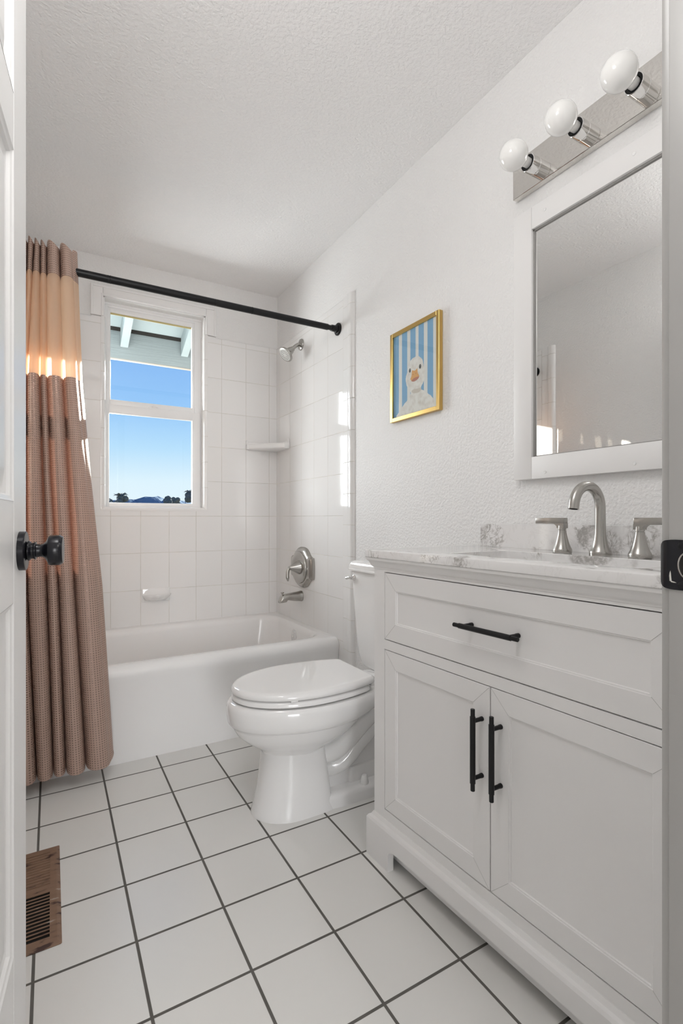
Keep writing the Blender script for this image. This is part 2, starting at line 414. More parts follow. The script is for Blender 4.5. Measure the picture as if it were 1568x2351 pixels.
for nm, face, back, num in (('R', XRT, XR + .002, 3), ('L', XLT, XL - .002, 5)):
    bm = BM(); box(bm, min(face, back), max(face, back), 2.149, YFT, 0.0, 2.0415)
    bullnose_top(bm, 'Y', 2.149, YFT, face, back, 2.0415, 2.079)
    struct(build('trim_%d' % num, bm, M_tile_side, smooth=40))
    # column of bullnose trim tiles with a rounded outer edge
    s = 1 if back > face else -1
    prof = [(back, 2.148), (face - s * .001, 2.148), (face - s * .001, 2.103)]
    prof += [(face - s * 0.006, 2.098), (face - s * .007, 2.090)]
    rr_ = 0.022
    for i in range(0, 8):
        a = R(90 * i / 7); prof.append((face - s * 0.007 + s * (rr_ + .004) * (1 - math.cos(a)), 2.075 - rr_ * math.sin(a)))
    prof.append((back, 2.053))
    bm = BM(); loft(bm, [[(p[0], p[1], z) for p in prof] for z in (0.0, 2.079)])
    struct(build('trim_%d' % (num + 1), bm, M_tile_col, smooth=30))

# baseboard along the left wall
bm = BM(); box(bm, XL, XL + 0.012, YN, 2.05, 0, 0.085, 0.003); struct(build('baseboard_left', bm, M_trim))
bm = BM(); box(bm, XR - 0.012, XR, 1.26, 2.05, 0, 0.085, 0.003); struct(build('baseboard_right', bm, M_trim))

# door jambs and casings (right jamb is seen at the photo's right edge)
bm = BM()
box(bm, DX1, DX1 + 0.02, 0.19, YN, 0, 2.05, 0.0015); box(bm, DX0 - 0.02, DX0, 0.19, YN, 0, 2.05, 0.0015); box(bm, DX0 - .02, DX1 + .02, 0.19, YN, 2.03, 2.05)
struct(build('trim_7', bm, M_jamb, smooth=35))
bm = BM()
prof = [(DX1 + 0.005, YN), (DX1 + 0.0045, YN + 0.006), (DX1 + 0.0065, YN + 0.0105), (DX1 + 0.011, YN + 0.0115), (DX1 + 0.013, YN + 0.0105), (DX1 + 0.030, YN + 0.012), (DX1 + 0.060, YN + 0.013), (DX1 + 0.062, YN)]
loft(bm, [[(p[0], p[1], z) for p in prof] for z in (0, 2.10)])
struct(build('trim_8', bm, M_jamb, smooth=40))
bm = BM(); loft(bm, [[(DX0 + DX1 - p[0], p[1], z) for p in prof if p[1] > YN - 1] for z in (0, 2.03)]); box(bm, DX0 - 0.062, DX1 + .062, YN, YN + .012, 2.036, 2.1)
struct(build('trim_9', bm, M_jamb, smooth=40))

# ================================================================== window_1
win = struct(empty('window_1', (0.5225, 3.08, WZ0)))
def wpart(name, bm, m, parent=win, smooth=None):
    off(bm, (-0.5225, -3.08, -WZ0)); return build(name, bm, m, parent, smooth)
def frame4(bm, x0, x1, z0, z1, wl, wr, wb, wt, y0, y1, bev=0.003):
    box(bm, x0, x0 + wl, y0, y1, z0, z1, bev); box(bm, x1 - wr, x1, y0, y1, z0, z1, bev)
    box(bm, x0 + wl - .001, x1 - wr + .001, y0, y1, z0, z0 + wb, bev); box(bm, x0 + wl - .001, x1 - wr + .001, y0, y1, z1 - wt, z1, bev)
# tiled returns (bullnose) left, right, sill
bm = BM()
for x, s in ((WX0, 1), (WX1, -1)):
    prof = [(x - s * .012, YFT - .002), (x - s * .002, YFT - 0.003), (x + s * .006, YFT + .001), (x + s * .010, YFT + .009), (x + s * .010, 3.075), (x - s * .012, 3.075)]
    loft(bm, [[(p[0], p[1], z) for p in prof] for z in (WZ0 - .004, 2.083)])
wpart('return_tile', bm, M_tile_rev, smooth=50)
bm = BM()
prof = [(YFT - .002, WZ0 - .012), (YFT - .003, WZ0 - .002), (YFT + .001, WZ0 + .006), (YFT + .009, WZ0 + .010), (3.075, WZ0 + .010), (3.075, WZ0 - .012)]
loft(bm, [[(x, p[0], p[1]) for p in prof] for x in (WX0 - .012, WX1 + .012)])
wpart('sill_tile', bm, M_tile_rev, smooth=50)
# painted upper casing with ears
bm = BM()
cy0 = YF - 0.016
box(bm, 0.185, 0.243, cy0, YF + .001, 2.083, 2.247, 0.003); box(bm, 0.802, 0.860, cy0, YF + .001, 2.083, 2.247, 0.003)
box(bm, 0.2432, 0.8018, cy0 + .0004, YF + .001, 2.196, 2.2468, 0.003)
box(bm, 0.183, 0.196, cy0 - .005, YF, 2.081, 2.2485, 0.003); box(bm, 0.849, 0.862, cy0 - .005, YF, 2.081, 2.2485, 0.003); box(bm, 0.1950, 0.850, cy0 - .0046, YF - .0004, 2.2365, 2.2482, 0.003)
box(bm, 0.2345, 0.2455, cy0 - .004, YF, 2.083, 2.206, 0.003); box(bm, 0.7995, 0.8105, cy0 - .004, YF, 2.083, 2.206, 0.003); box(bm, 0.2445, 0.8005, cy0 - .0036, YF - .0004, 2.194, 2.2057, 0.003)
# painted jamb returns above the tile
box(bm, WX0 - .002, WX0 + .008, YF - .004, 3.075, 2.083, 2.204); box(bm, WX1 - .008, WX1 + .002, YF - .004, 3.075, 2.083, 2.204); box(bm, WX0, WX1, YF - .004, 3.075, 2.190, 2.204)
wpart('casing', bm, M_trim, smooth=40)
bm = BM(); frame4(bm, WX0, WX1, WZ0, WZ1, 0.028, 0.048, 0.02, 0.038, 3.072, 3.125)
box(bm, WX0, WX1, 3.065, 3.075, 2.178, 2.196, .002)
wpart('frame', bm, M_vinyl, smooth=40)
bm = BM(); frame4(bm, WX0 + .015, WX1 - .020, 1.618, 2.176, 0.028, 0.042, 0.036, 0.034, 3.078, 3.105); us = wpart('upper_sash', bm, M_vinyl, smooth=40)
bm = BM(); frame4(bm, WX0 + .006, WX1 - .018, 1.048, 1.622, 0.028, 0.047, 0.026, 0.048, 3.058, 3.088); ls = wpart('lower_sash', bm, M_vinyl, smooth=40)
bm = BM(); box(bm, 0.285, 0.742, 3.090, 3.093, 1.650, 2.146); wpart('pane', bm, M_glass, us)
bm = BM(); box(bm, 0.276, 0.738, 3.070, 3.073, 1.070, 1.578); wpart('pane', bm, M_glass, ls)
bm = BM(); box(bm, .288, .735, 3.086, 3.0895, 2.133, 2.143); wpart('weatherstrip', bm, mat('yellowed_strip', (0.55, 0.47, 0.22), 0.6), us)
bm = BM(); box(bm, .488, .545, 3.064, 3.078, 1.6225, 1.630, .002); lathe(bm, [(.010, 0), (.010, .006), (.007, .009)], 16, (.517, 3.066, 1.629)); box(bm, .517, .537, 3.062, 3.069, 1.631, 1.637, .0015)
wpart('sash_latch', bm, M_vinyl, ls, 40)

# ================================================================== door_1
DA = R(83.7)
door = BM()
DW, DH, DT = 0.742, 2.02, 0.035
zs = [0.012, 0.295, 0.852, 1.0125, 1.565, 1.654, 1.905, DH]
xs = [0.004, 0.110, 0.316, 0.426, 0.632, DW]
# stiles, mullion and rails
for a, b in ((0, 1), (2, 3), (4, 5)): box(door, xs[a], xs[b], 0, DT, zs[0], zs[-1], 0.0008, 1)
for a, b in ((0, 1), (2, 3), (4, 5), (6, 7)):
    for p, q in ((1, 2), (3, 4)): box(door, xs[p], xs[q], 0.0004, DT - .0004, zs[a], zs[b], 0)
def dpanel(bm, x0, x1, z0, z1, flip=False):
    steps = [(0.0, 0.0), (0.003, 0.0025), (0.008, 0.004), (0.011, 0.009), (0.020, 0.0115), (0.024, 0.0115), (0.046, 0.0045), (0.050, 0.0038)]
    rings = []
    for d, y in steps:
        yy = DT - y if flip else y
        rings.append([(x0 + d, yy, z0 + d), (x1 - d, yy, z0 + d), (x1 - d, yy, z1 - d), (x0 + d, yy, z1 - d)])
    loft(bm, rings, cap0=False)
for (p, q) in ((1, 2), (3, 4)):
    for (a, b) in ((1, 2), (3, 4), (5, 6)):
        dpanel(door, xs[p], xs[q], zs[a], zs[b]); dpanel(door, xs[p], xs[q], zs[a], zs[b], True)
d1 = build('door_1', door, M_door, smooth=18); struct(d1)
d1.location = (-0.120, YN, 0); d1.rotation_euler = (0, 0, DA)
def knob(side):
    y = 0 if side < 0 else DT
    ax = (0, side, 0)
    bm = BM()
    lathe(bm, [(0.010, 0.008), (0.0165, 0.012), (0.0165, 0.014), (0.0135, 0.017), (0.0135, 0.020), (0.0150, 0.0215), (0.0150, 0.0235), (0.0115, 0.0245), (0.0105, 0.030), (0.0112, 0.034), (0.0145, 0.0375), (0.0205, 0.0405), (0.0245, 0.0425), (0.0258, 0.0455), (0.0258, 0.0580), (0.0250, 0.0598), (0.0238, 0.0608), (0.0232, 0.0626), (0.0222, 0.0636), (0.0, 0.0642)], 48, (0.682, y, 0.931), ax)
    k = build('knob', bm, M_blackg, d1, 35)
    bm = BM(); lathe(bm, [(0.0325, -0.001), (0.0325, 0.0085), (0.0315, 0.0098), (0.030, 0.0102), (0.0, 0.0104)], 56, (0.682, y, 0.931), ax)
    build('rosette', bm, M_blackg, k, 35)
knob(-1); knob(1)

# black strike plate on the right jamb
sp_ = thing('strike_plate', 'black strike plate with scraped paint on the white door jamb', 'strike plate', (DX1, 0.300, 0.932))
bm = BM()
prof = [(0.0, 0.262)]
zc = 0.932; hh = 0.0287
outl = []      # curved plate profile along Y, bending to the room side at the jamb's corner
for y, x in ((0.274, -0.0016), (0.276, -.0016), (0.300, -0.0016), (0.306, -0.0017), (0.310, -0.0018), (0.3135, -0.0015), (0.3160, -0.0007), (0.3185, 0.0003), (0.3205, 0.0013), (0.3222, 0.0025), (0.3232, 0.0034), (0.3240, 0.0044)): outl.append((y, x))
rows = []
for y, x in outl:
    t = max(0.0, (y - 0.305) / 0.019); h2 = hh * (1 - 0.10 * t ** 2 - 0.22 * t ** 9)
    if y == outl[0][0]: h2 = hh - .002
    rows.append([(x, y - .300, zz) for zz in (-h2, -h2 * .6, 0, h2 * .6, h2)])
front = [[(DX1 * 0 + a, b, c) for a, b, c in r] for r in rows]
back = [[(a + 0.0016, b, c) for a, b, c in r] for r in rows]
vf = [[bm.verts.new(p) for p in r] for r in front]; vb = [[bm.verts.new(p) for p in r] for r in back]
nr, nc = len(vf), len(vf[0])
for i in range(nr - 1):
    for j in range(nc - 1):
        bm.faces.new((vf[i][j], vf[i][j + 1], vf[i + 1][j + 1], vf[i + 1][j])); bm.faces.new((vb[i][j], vb[i + 1][j], vb[i + 1][j + 1], vb[i][j + 1]))
    bm.faces.new((vf[i][0], vf[i + 1][0], vb[i + 1][0], vb[i][0])); bm.faces.new((vf[i][-1], vb[i][-1], vb[i + 1][-1], vf[i + 1][-1]))
for j in range(nc - 1):
    bm.faces.new((vf[0][j], vb[0][j], vb[0][j + 1], vf[0][j + 1])); bm.faces.new((vf[-1][j], vf[-1][j + 1], vb[-1][j + 1], vb[-1][j]))
build('plate', bm, M_blackg, sp_, 50)
bm = BM(); loft(bm, [[(-0.0019, -0.022 + 0.0235 * (0.5 + 0.5 * math.cos(a)), 0.0155 * math.sin(a)) for a in [2 * PI * i / 24 for i in range(24)]], [(-0.0005, -0.022 + 0.0235 * (0.5 + 0.5 * math.cos(a)), 0.0155 * math.sin(a)) for a in [2 * PI * i / 24 for i in range(24)]]])
build('latch_hole', bm, M_dark, sp_)
bm = BM(); tube(bm, [(-0.0020, -0.022 + 0.0235 * (0.5 + 0.5 * math.cos(a)), 0.0155 * math.sin(a)) for a in [PI * 2 * i / 24 for i in range(25)]], 0.0011, 8)
build('hole_rim', bm, M_nickel, sp_, 40)
for z in (0.0225, -0.0225):
    bm = BM(); lathe(bm, [(0.0042, -.0015), (0.0042, 0.0004), (0.003, 0.0010), (0.0, 0.0011)], 20, (-0.0016, -0.0022, z), (-1, 0, 0)); build('screw', bm, M_black, sp_, 40)
bm = BM()
for (y0, z0, y1, z1, r) in ((0.0098, -0.019, 0.0102, -0.007, .0013), (0.0095, -0.0195, 0.0035, -0.0205, .0009)):
    tube(bm, [(-0.0013, y0, z0), (-0.0014, (y0 + y1) / 2 + .0003, (z0 + z1) / 2), (-0.0013, y1, z1)], [r, r * .9, r * .4], 6)
build('paint_scrape', bm, M_worn, sp_, 40)

# ================================================================== bathtub
tub = thing('bathtub', 'white enamel alcove bathtub with tiled walls on three sides', 'bathtub', (0.51, 2.6, 0))
bm = BM()
x0, x1, y0, y1 = XLT + .0005, XRT - .0005, 2.186, 3.0 - .0005
rings = [rrect(x0, x1, y0 + .002, y1, .004, 0.0), rrect(x0, x1, y0 + .002, y1, .004, 0.088), rrect(x0, x1, y0 + .007, y1, .004, 0.120), rrect(x0, x1, y0 + .007, y1, .004, 0.300), rrect(x0, x1, y0 + .003, y1, .004, 0.325), rrect(x0, x1, y0, y1, .004, 0.345)]
for i in range(1, 7):
    a = R(90 * i / 6); rings.append(rrect(x0, x1, y0 + .040 * (1 - math.cos(a)), y1, .004, 0.345 + 0.040 * math.sin(a)))
rings.append(rrect(x0 + .045, x1 - .040, y0 + .072, y1 - .042, .10, 0.384))
for i in range(1, 6):
    a = R(90 * i / 5); d = .030 * math.sin(a); rings.append(rrect(x0 + .045 + d, x1 - .040 - d * .6, y0 + .072 + d, y1 - .042 - d, .11, 0.384 - 0.034 * (1 - math.cos(a))))
rings += [rrect(x0 + .20, x1 - .075, y0 + .115, y1 - .085, .13, 0.14), rrect(x0 + .26, x1 - .11, y0 + .15, y1 - .12, .12, 0.075), rrect(x0 + .34, x1 - .19, y0 + .22, y1 - .19, .08, 0.060)]
off_ = (-0.51, -2.6, 0)
loft(bm, rings, cap0=False, cap1=True); off(bm, off_)
build('tub_shell', bm, M_tub, tub, 32)
bm = BM(); lathe(bm, [(.040, 0), (.040, .006), (.035, .013), (.012, .0145), (.010, .012), (0, .012)], 32, (1.205, 2.60, .318), (-1, 0, .13))
for dz in (-.020, .020): lathe(bm, [(.005, 0), (.005, .015), (.002, .016)], 12, (1.205, 2.60, .318 + dz), (-1, 0, .13))
off(bm, off_); build('overflow_plate', bm, M_chrome, tub, 40)
bm = BM(); lathe(bm, [(.032, 0), (.032, .003), (.024, .005), (.0, .003)], 24, (1.02, 2.6, .060)); off(bm, off_); build('drain', bm, M_chrome, tub, 40)

# ================================================================== wall ceramics
# corner shelf
bm = BM()
cxs, cys = XRT, YFT
A = 0.205
lip = 0.030
def tri(d, z): return [(cxs, cys, z), (cxs - A + d, cys, z), (cxs - A + d, cys - .030 + d * .3, z), (cxs - .030 + d * .3, cys - A + d, z), (cxs, cys - A + d, z)]
loft(bm, [tri(.018, 1.410), tri(.004, 1.416), tri(0, 1.424), tri(0, 1.436), tri(.004, 1.441), tri(.012, 1.441), tri(.020, 1.434)])
box(bm, cxs - A - .002, cxs - A + .014, cys - .032, cys, 1.412, 1.446, .004); box(bm, cxs - .032, cxs, cys - A - .002, cys - A + .014, 1.410, 1.446, .004)
box(bm, cxs - A - .0008, cxs - A + .010, cys - .012, cys, 1.432, 1.470, .003); box(bm, cxs - .012, cxs, cys - A - .0008, cys - A + .010, 1.432, 1.473, .003)
box(bm, cxs - A, cxs, cys - .008, cys, 1.412, 1.462, .003); box(bm, cxs - .008, cxs, cys - A, cys, 1.412, 1.462, .003)
# raised bead along the front edge
tube(bm, [(cxs - A + .004, cys - .026, 1.440), (cxs - A * .52, cys - A * .52 - .012, 1.441), (cxs - .026, cys - A + .004, 1.440)], .006, 10)
tag(build('corner_shelf', bm, M_porc, None, 35), 'white ceramic corner shelf on the tile below the shower head', 'shelf')
# soap dish: scalloped shell
bm = BM()
sx0, sx1, sz0, sz1 = 0.440, 0.592, 0.514, 0.591
box(bm, sx0, sx1, YFT - .006, YFT + .001, sz0, sz1, .003)
nU = 60
def dish(z, d, end, wid, rib, dip=0.0):
    r = []
    xm, hw = (sx0 + sx1) / 2, (sx1 - sx0) / 2 * wid
    for i in range(nU + 1):
        t = 2 * i / nU - 1
        e = (1 - abs(t) ** 2.6)
        rb_ = rib * math.cos(t * PI * 3.5) * (1 - t * t) ** .5
        r.append((xm + hw * t, YFT - .005 - (end + (d - end) * e ** .7) - rb_, z - dip * e))
    return r
rows = [dish(.520, .004, .002, .66, 0), dish(.521, .020, .004, .70, .001), dish(.526, .034, .006, .76, .0022), dish(.535, .046, .012, .86, .0032), dish(.546, .054, .022, .96, .0030), dish(.554, .058, .030, 1.01, .0020), dish(.558, .0585, .032, 1.02, .0012), dish(.5595, .056, .030, 1.0, .0008), dish(.558, .051, .026, .96, 0), dish(.549, .042, .016, .90, 0), dish(.540, .030, .008, .86, 0), dish(.538, .010, .004, .86, 0), dish(.545, .002, .001, .90, 0), dish(.584, .0012, .0005, .92, 0, .004)]
loft(bm, rows, closed=False)
tag(build('soap_dish', bm, M_porc, None, 60), 'white ceramic scalloped soap dish on the far tiled wall above the tub', 'soap dish')

# ================================================================== shower fittings
# shower head
sh = thing('wall_shower', 'brushed nickel shower head with round nozzle face on its arm', 'shower head', (XRT, 2.629, 1.992))
def lp(bm): return off(bm, (-XRT, -2.629, -1.992))
bm = BM(); lathe(bm, [(.033, -.001), (.033, .004), (.031, .008), (.022, .012), (.016, .013), (0, .013)], 36, (XRT, 2.629, 1.992), (-1, 0, 0)); build('wall_flange', lp(bm), M_nickel, sh, 35)
bm = BM(); tube(bm, catmull([(XRT - .004, 2.629, 1.992), (XRT - .022, 2.629, 1.989), (XRT - .040, 2.629, 1.975), (XRT - .062, 2.629, 1.952)], 6), .0105, 16); build('arm', lp(bm), M_nickel, sh, 60)
ha = Vector((-.72, -.10, -.66)).normalized(); ho = Vector((XRT - .058, 2.629, 1.957))
bm = BM(); lathe(bm, [(.012, -.006), (.0145, -.004), (.0145, .008), (.019, .010), (.0205, .016), (.024, .034), (.029, .044), (.041, .051), (.045, .055), (.0455, .061), (.043, .0645), (.036, .0655), (.036, .063), (0, .063)], 40, ho, ha); hd = build('head', lp(bm), M_nickel, sh, 35)
bm = BM(); lathe(bm, [(.0355, .060), (.0355, .066), (.0, .0665)], 36, ho, ha); fc = build('spray_face', lp(bm), M_rubber, hd, 35)
bm = BM(); q = ha.to_track_quat('Z', 'Y')
for rr_, n in ((.028, 20), (.021, 14), (.013, 8)):
    for i in range(n):
        a = 2 * PI * i / n
        lathe(bm, [(.0019, 0), (.0019, .0012), (0, .0014)], 8, ho + q @ Vector((rr_ * math.cos(a), rr_ * math.sin(a), .0662)), ha)
build('nozzles', lp(bm), M_nozzle, fc)

# shower valve
VY, VZ = 2.600, 0.706
sv = thing('shower_valve', 'brushed nickel shower valve with scalloped escutcheon and curved lever', 'shower valve', (XRT, VY, VZ))
def vp(bm): return off(bm, (-XRT, -VY, -VZ))
def scallop(s, x):
    pts = []
    # quarter outline from right middle to top middle, mirrored
    q_ = [(.142, 0.0), (.1415, .02), (.140, .04), (.137, .060)]
    conc = [(.122, .062), (.106, .068), (.092, .079), (.080, .091)]
    topa = [(.066, .102), (.050, .110), (.032, .1145), (.016, .116), (0, .1165)]
    quarter = q_ + conc + topa
    full = quarter + [(-a, b) for a, b in reversed(quarter[:-1])]
    full = full + [(a, -b) for a, b in reversed(full[1:-1])]
    return [Vector((x, VY + a * s, VZ + b * s)) for a, b in full]
bm = BM(); loft(bm, [scallop(1.0, XRT + .001), scallop(1.0, XRT - .006), scallop(.985, XRT - .010), scallop(.86, XRT - .024), scallop(.80, XRT - .026)]); build('escutcheon', vp(bm), M_nickel, sv, 28)
bm = BM(); lathe(bm, [(.092, .020), (.092, .030), (.090, .034), (.080, .037), (.050, .036), (.040, .031), (0, .031)], 56, (XRT, VY, VZ), (-1, 0, 0)); build('trim_ring', vp(bm), M_nickel, sv, 30)
bm = BM(); lathe(bm, [(.040, .029), (.038, .034), (.024, .060), (.013, .083), (.0095, .090), (.007, .094), (0, .0955)], 40, (XRT, VY, VZ), (-1, 0, 0))
tube(bm, catmull([(XRT - .078, VY, VZ + .004), (XRT - .092, VY - .001, VZ - .002), (XRT - .101, VY - .004, VZ - .020), (XRT - .105, VY - .008, VZ - .048), (XRT - .103, VY - .012, VZ - .074)], 6), [.009] * 5 + [.0095] * 10 + [.0095] * 6 + [.0075, .0062, .005, .003], 14)
build('lever', vp(bm), M_nickel, sv, 40)
for s in (-1, 1):
    bm = BM(); lathe(bm, [(.006, 0), (.006, .003), (.003, .004), (0, .004)], 16, (XRT - .0245, VY + s * .102, VZ), (-1, 0, 0)); build('screw', vp(bm), M_chrome, sv, 40)

# tub spout
SY, SZ = 2.629, 0.537
ts = thing('tub_spout', 'polished nickel tub spout with pull-up diverter under the valve', 'tub spout', (XRT, SY, SZ))
def spp(bm): return off(bm, (-XRT, -SY, -SZ))
bm = BM()
def sect(x, zt, zb, hw, n=24):
    r = []
    zc_ = (zt + zb) / 2; hz = (zt - zb) / 2
    for i in range(n):
        a = 2 * PI * i / n; ca, sa = math.cos(a), math.sin(a)
        r.append((x, SY + hw * math.copysign(abs(ca) ** .8, ca), zc_ + hz * math.copysign(abs(sa) ** .8, sa)))
    return r
loft(bm, [sect(XRT + .001, .568, .507, .0300), sect(XRT - .006, .568, .507, .0300), sect(XRT - .008, .567, .508, .029), sect(XRT - .030, .564, .510, .0275), sect(XRT - .060, .560, .514, .0255), sect(XRT - .084, .557, .519, .0242), sect(XRT - .094, .556, .517, .0238), sect(XRT - .099, .5555, .508, .0236), sect(XRT - .118, .553, .506, .0228), sect(XRT - .128, .544, .506, .0215), sect(XRT - .135, .530, .506, .0198), sect(XRT - .1385, .516, .5062, .0182)])
build('spout_body', spp(bm), M_nickel, ts, 45)
bm = BM(); lathe(bm, [(.005, 0), (.005, .014), (.010, .016), (.0105, .019), (.009, .021), (0, .0215)], 20, (XRT - .118, SY, .545), (-.12, 0, 1)); build('diverter_knob', spp(bm), M_nickel, ts, 40)

# ================================================================== curtain rod
RY, RZ = 2.197, 1.940
rod = thing('curtain_rod', 'black tension curtain rod spanning the tub between both walls', 'curtain rod', (XRT, RY, RZ))
def rpos(bm): return off(bm, (-XRT, -RY, -RZ))
bm = BM(); lathe(bm, [(.0150, 0), (.0150, .56), (.0145, .5605), (.0145, .562), (.0150, .5625), (.0150, .570), (.0145, .5705), (.0145, .572), (.0150, .5725), (.0150, 1.395), (.013, 1.397)], 28, (XRT - .062, RY, RZ), (-1, 0, 0)); build('outer_tube', rpos(bm), M_black, rod, 35)
for x_ in (XRT - .455, 0.198, 0.206):
    bm = BM(); lathe(bm, [(.0142, .0), (.0158, .0005), (.0158, .0025), (.0142, .003)], 28, (x_, RY, RZ), (-1, 0, 0)); build('joint_ring', rpos(bm), M_blackg, rod, 35)
bm = BM(); lathe(bm, [(.0125, .02), (.0125, .07)], 24, (XRT, RY, RZ), (-1, 0, 0)); build('inner_tube', rpos(bm), M_black, rod, 35)
for x, s in ((XRT, -1), (XLT, 1)):
    bm = BM(); lathe(bm, [(.031, -.001), (.031, .006), (.028, .009), (.020, .010), (.019, .018), (.016, .020), (.016, .040), (.013, .041)], 36, (x, RY, RZ), (s, 0, 0)); build('wall_flange', rpos(bm), M_black, rod, 35)

# ================================================================== shower curtain
# fold boundaries across the rod at several heights (x in metres); the cloth flares toward the hem
LV = [2.014, 1.50, 1.15, 0.72, 0.055]
FB = [
    [-0.138, -0.122, -0.106, -0.090, -0.0744, -0.0544, -0.0350, -0.0143, 0.0278, 0.0709],
    [-0.148, -0.128, -0.110, -0.093, -0.0855, -0.0760, -0.0361, -0.0115, 0.0402, 0.0900],
    [-0.170, -0.150, -0.130, -0.112, -0.0945, -0.0770, -0.0264, -0.0004, 0.0570, 0.1190],
    [-0.200, -0.176, -0.152, -0.130, -0.102, -0.0740, -0.0126, 0.0244, 0.0763, 0.1600],
    [-0.222, -0.190, -0.162, -0.130, -0.095, -0.0445, 0.0077, 0.0476, 0.1127, 0.1990]]
def lerpk(z, tab):
    if z >= LV[0]: return tab[0]
    for i in range(len(LV) - 1):
        if z >= LV[i + 1]:
            t = (LV[i] - z) / (LV[i] - LV[i + 1]); t = t * t * (3 - 2 * t) if False else t
            return [a + (b - a) * t for a, b in zip(tab[i], tab[i + 1])]
    return tab[-1]
NS = 18
def curtain_row(z):
    b = lerpk(z, FB); row = []
    t = min(1, max(0, (2.0 - z) / 1.9))
    yc = 2.178 - 0.062 * t                    # the cloth hangs outside the tub
    for i in range(len(b) - 1):
        wd = b[i + 1] - b[i]
        ph = 0.004 * math.sin(z * 3.1 + i * 1.9)
        A_ = min(0.058, 0.028 + 0.50 * wd) * (0.75 + 0.35 * t) + ph
        last = i == len(b) - 2
        for k in range(NS + (1 if last else 0)):
            s = k / NS
            x = b[i] + wd * (s + -0.135 * math.sin(2 * PI * s))
            y = yc + 0.024 - (A_ + 0.020) * math.sin(PI * (s if not last else min(s, .86))) ** 0.85
            row.append((x, y))
    # the last fold turns back toward the tub
    xe, ye = row[-1]
    nb = 8
    flare = 0.010 * (1 - t)
    for k in range(1, nb + 1):
        s = k / nb
        row.append((xe + 0.012 * math.sin(s * PI * .9) + flare * s, ye + 0.060 * s))
    return row
ULEN = None
def curtain_band(name, z0, z1, step, m, parent, dy=0.0, hem=False):
    global ULEN
    n = max(2, int((z0 - z1) / step)); bm = BM(); uvl = bm.loops.layers.uv.new('uv')
    if ULEN is None:
        r = curtain_row(0.9); ULEN = [0.0]
        for p, q in zip(r, r[1:]): ULEN.append(ULEN[-1] + math.hypot(q[0] - p[0], q[1] - p[1]))
    grid = []
    for i in range(n + 1):
        z = z0 + (z1 - z0) * i / n
        row = curtain_row(z)
        r_ = []
        for k, (x, y) in enumerate(row):
            zz = z
            if name == 'header_band' and i == 0: zz += 0.010 * math.sin(k * 0.35) - .004
            if hem and i == n: zz += 0.05 * max(0, (k - (len(row) - 14)) / 14) ** 2
            r_.append(bm.verts.new((x, y + dy, zz)))
        grid.append(r_)
    for i in range(n):
        for k in range(len(grid[0]) - 1):
            f = bm.faces.new((grid[i][k], grid[i][k + 1], grid[i + 1][k + 1], grid[i + 1][k])); f.smooth = True
            us = (ULEN[k], ULEN[k + 1], ULEN[k + 1], ULEN[k])
            for lpp, u, v in zip(f.loops, us, (grid[i][k].co.z, grid[i][k].co.z, grid[i + 1][k].co.z, grid[i + 1][k].co.z)): lpp[uvl].uv = (u, v)
    off(bm, (0.06, -2.15, 0)) if False else None
    me = bpy.data.meshes.new(name); bm.to_mesh(me); bm.free()
    return link(name, me, m, parent)
cur = thing('shower_curtain', 'dusty pink waffle shower curtain with a sheer upper band, gathered at the left', 'shower curtain', (0, 0, 0))
curtain_band('header_band', 2.014, 1.893, 0.02, M_waffle, cur, -0.0012)
curtain_band('sheer_panel', 1.897, 1.507, 0.02, M_sheer, cur)
curtain_band('curtain_body', 1.512, 0.055, 0.02, M_waffle, cur, -0.0012, True)

# ================================================================== toilet
TY = 1.587
toi = thing('toilet', 'white two-piece toilet with closed lid between tub and vanity', 'toilet', (0.85, TY, 0))
def tp(bm): return off(bm, (-0.85, -TY, 0))
NE = 56
def egg(xf, xb, xw, hw, z, nb=2.0, cut=None, nf=2.0):
    pts = []
    for i in range(NE):
        a = 2 * PI * i / NE; ca, sa = math.cos(a), math.sin(a)
        if ca < 0:
            x = xw + (xw - xf) * -abs(ca) ** (2 / nf); y = hw * math.copysign(abs(sa) ** (2 / nf), sa)
        else:
            x = xw + (xb - xw) * abs(ca) ** (2 / nb); y = hw * math.copysign(abs(sa) ** (2 / nb), sa)
        if cut is not None and x > cut: x = cut
        pts.append(Vector((x, TY + y, z)))
    return pts
bm = BM()
# bowl and rim
loft(bm, [egg(.56, .93, .78, .10, .385), egg(.520, 1.085, .78, .165, .386), egg(.508, 1.10, .78, .177, .3855), egg(.500, 1.107, .78, .182, .380), egg(.495, 1.11, .78, .184, .366), egg(.496, 1.105, .78, .183, .345), egg(.497, 1.08, .78, .182, .330), egg(.499, 1.045, .78, .180, .318), egg(.504, 1.02, .78, .1755, .311), egg(.511, 1.00, .78, .1690, .307), egg(.516, .985, .78, .166, .297), egg(.528, .955, .78, .160, .275), egg(.552, .93, .77, .142, .252), egg(.580, .895, .76, .120, .232), egg(.600, .87, .75, .103, .218), egg(.612, .85, .74, .090, .204), egg(.62, .84, .73, .08, .19)])
# rear deck that carries the tank
def sec(x, hw, zt, zb, n=20):
    r = []
    for i in range(n):
        a = 2 * PI * i / n; ca, sa = math.cos(a), math.sin(a)
        r.append((x, TY + hw * math.copysign(abs(ca) ** .45, ca), (zt + zb) / 2 + (zt - zb) / 2 * math.copysign(abs(sa) ** .45, sa)))
    return r
loft(bm, [sec(.95, .090, .3855, .340), sec(1.0, .112, .3855, .336), sec(1.04, .116, .3855, .335), sec(1.09, .116, .3855, .335), sec(1.16, .112, .3855, .322), sec(1.235, .110, .3855, .312), sec(1.243, .105, .380, .318)])
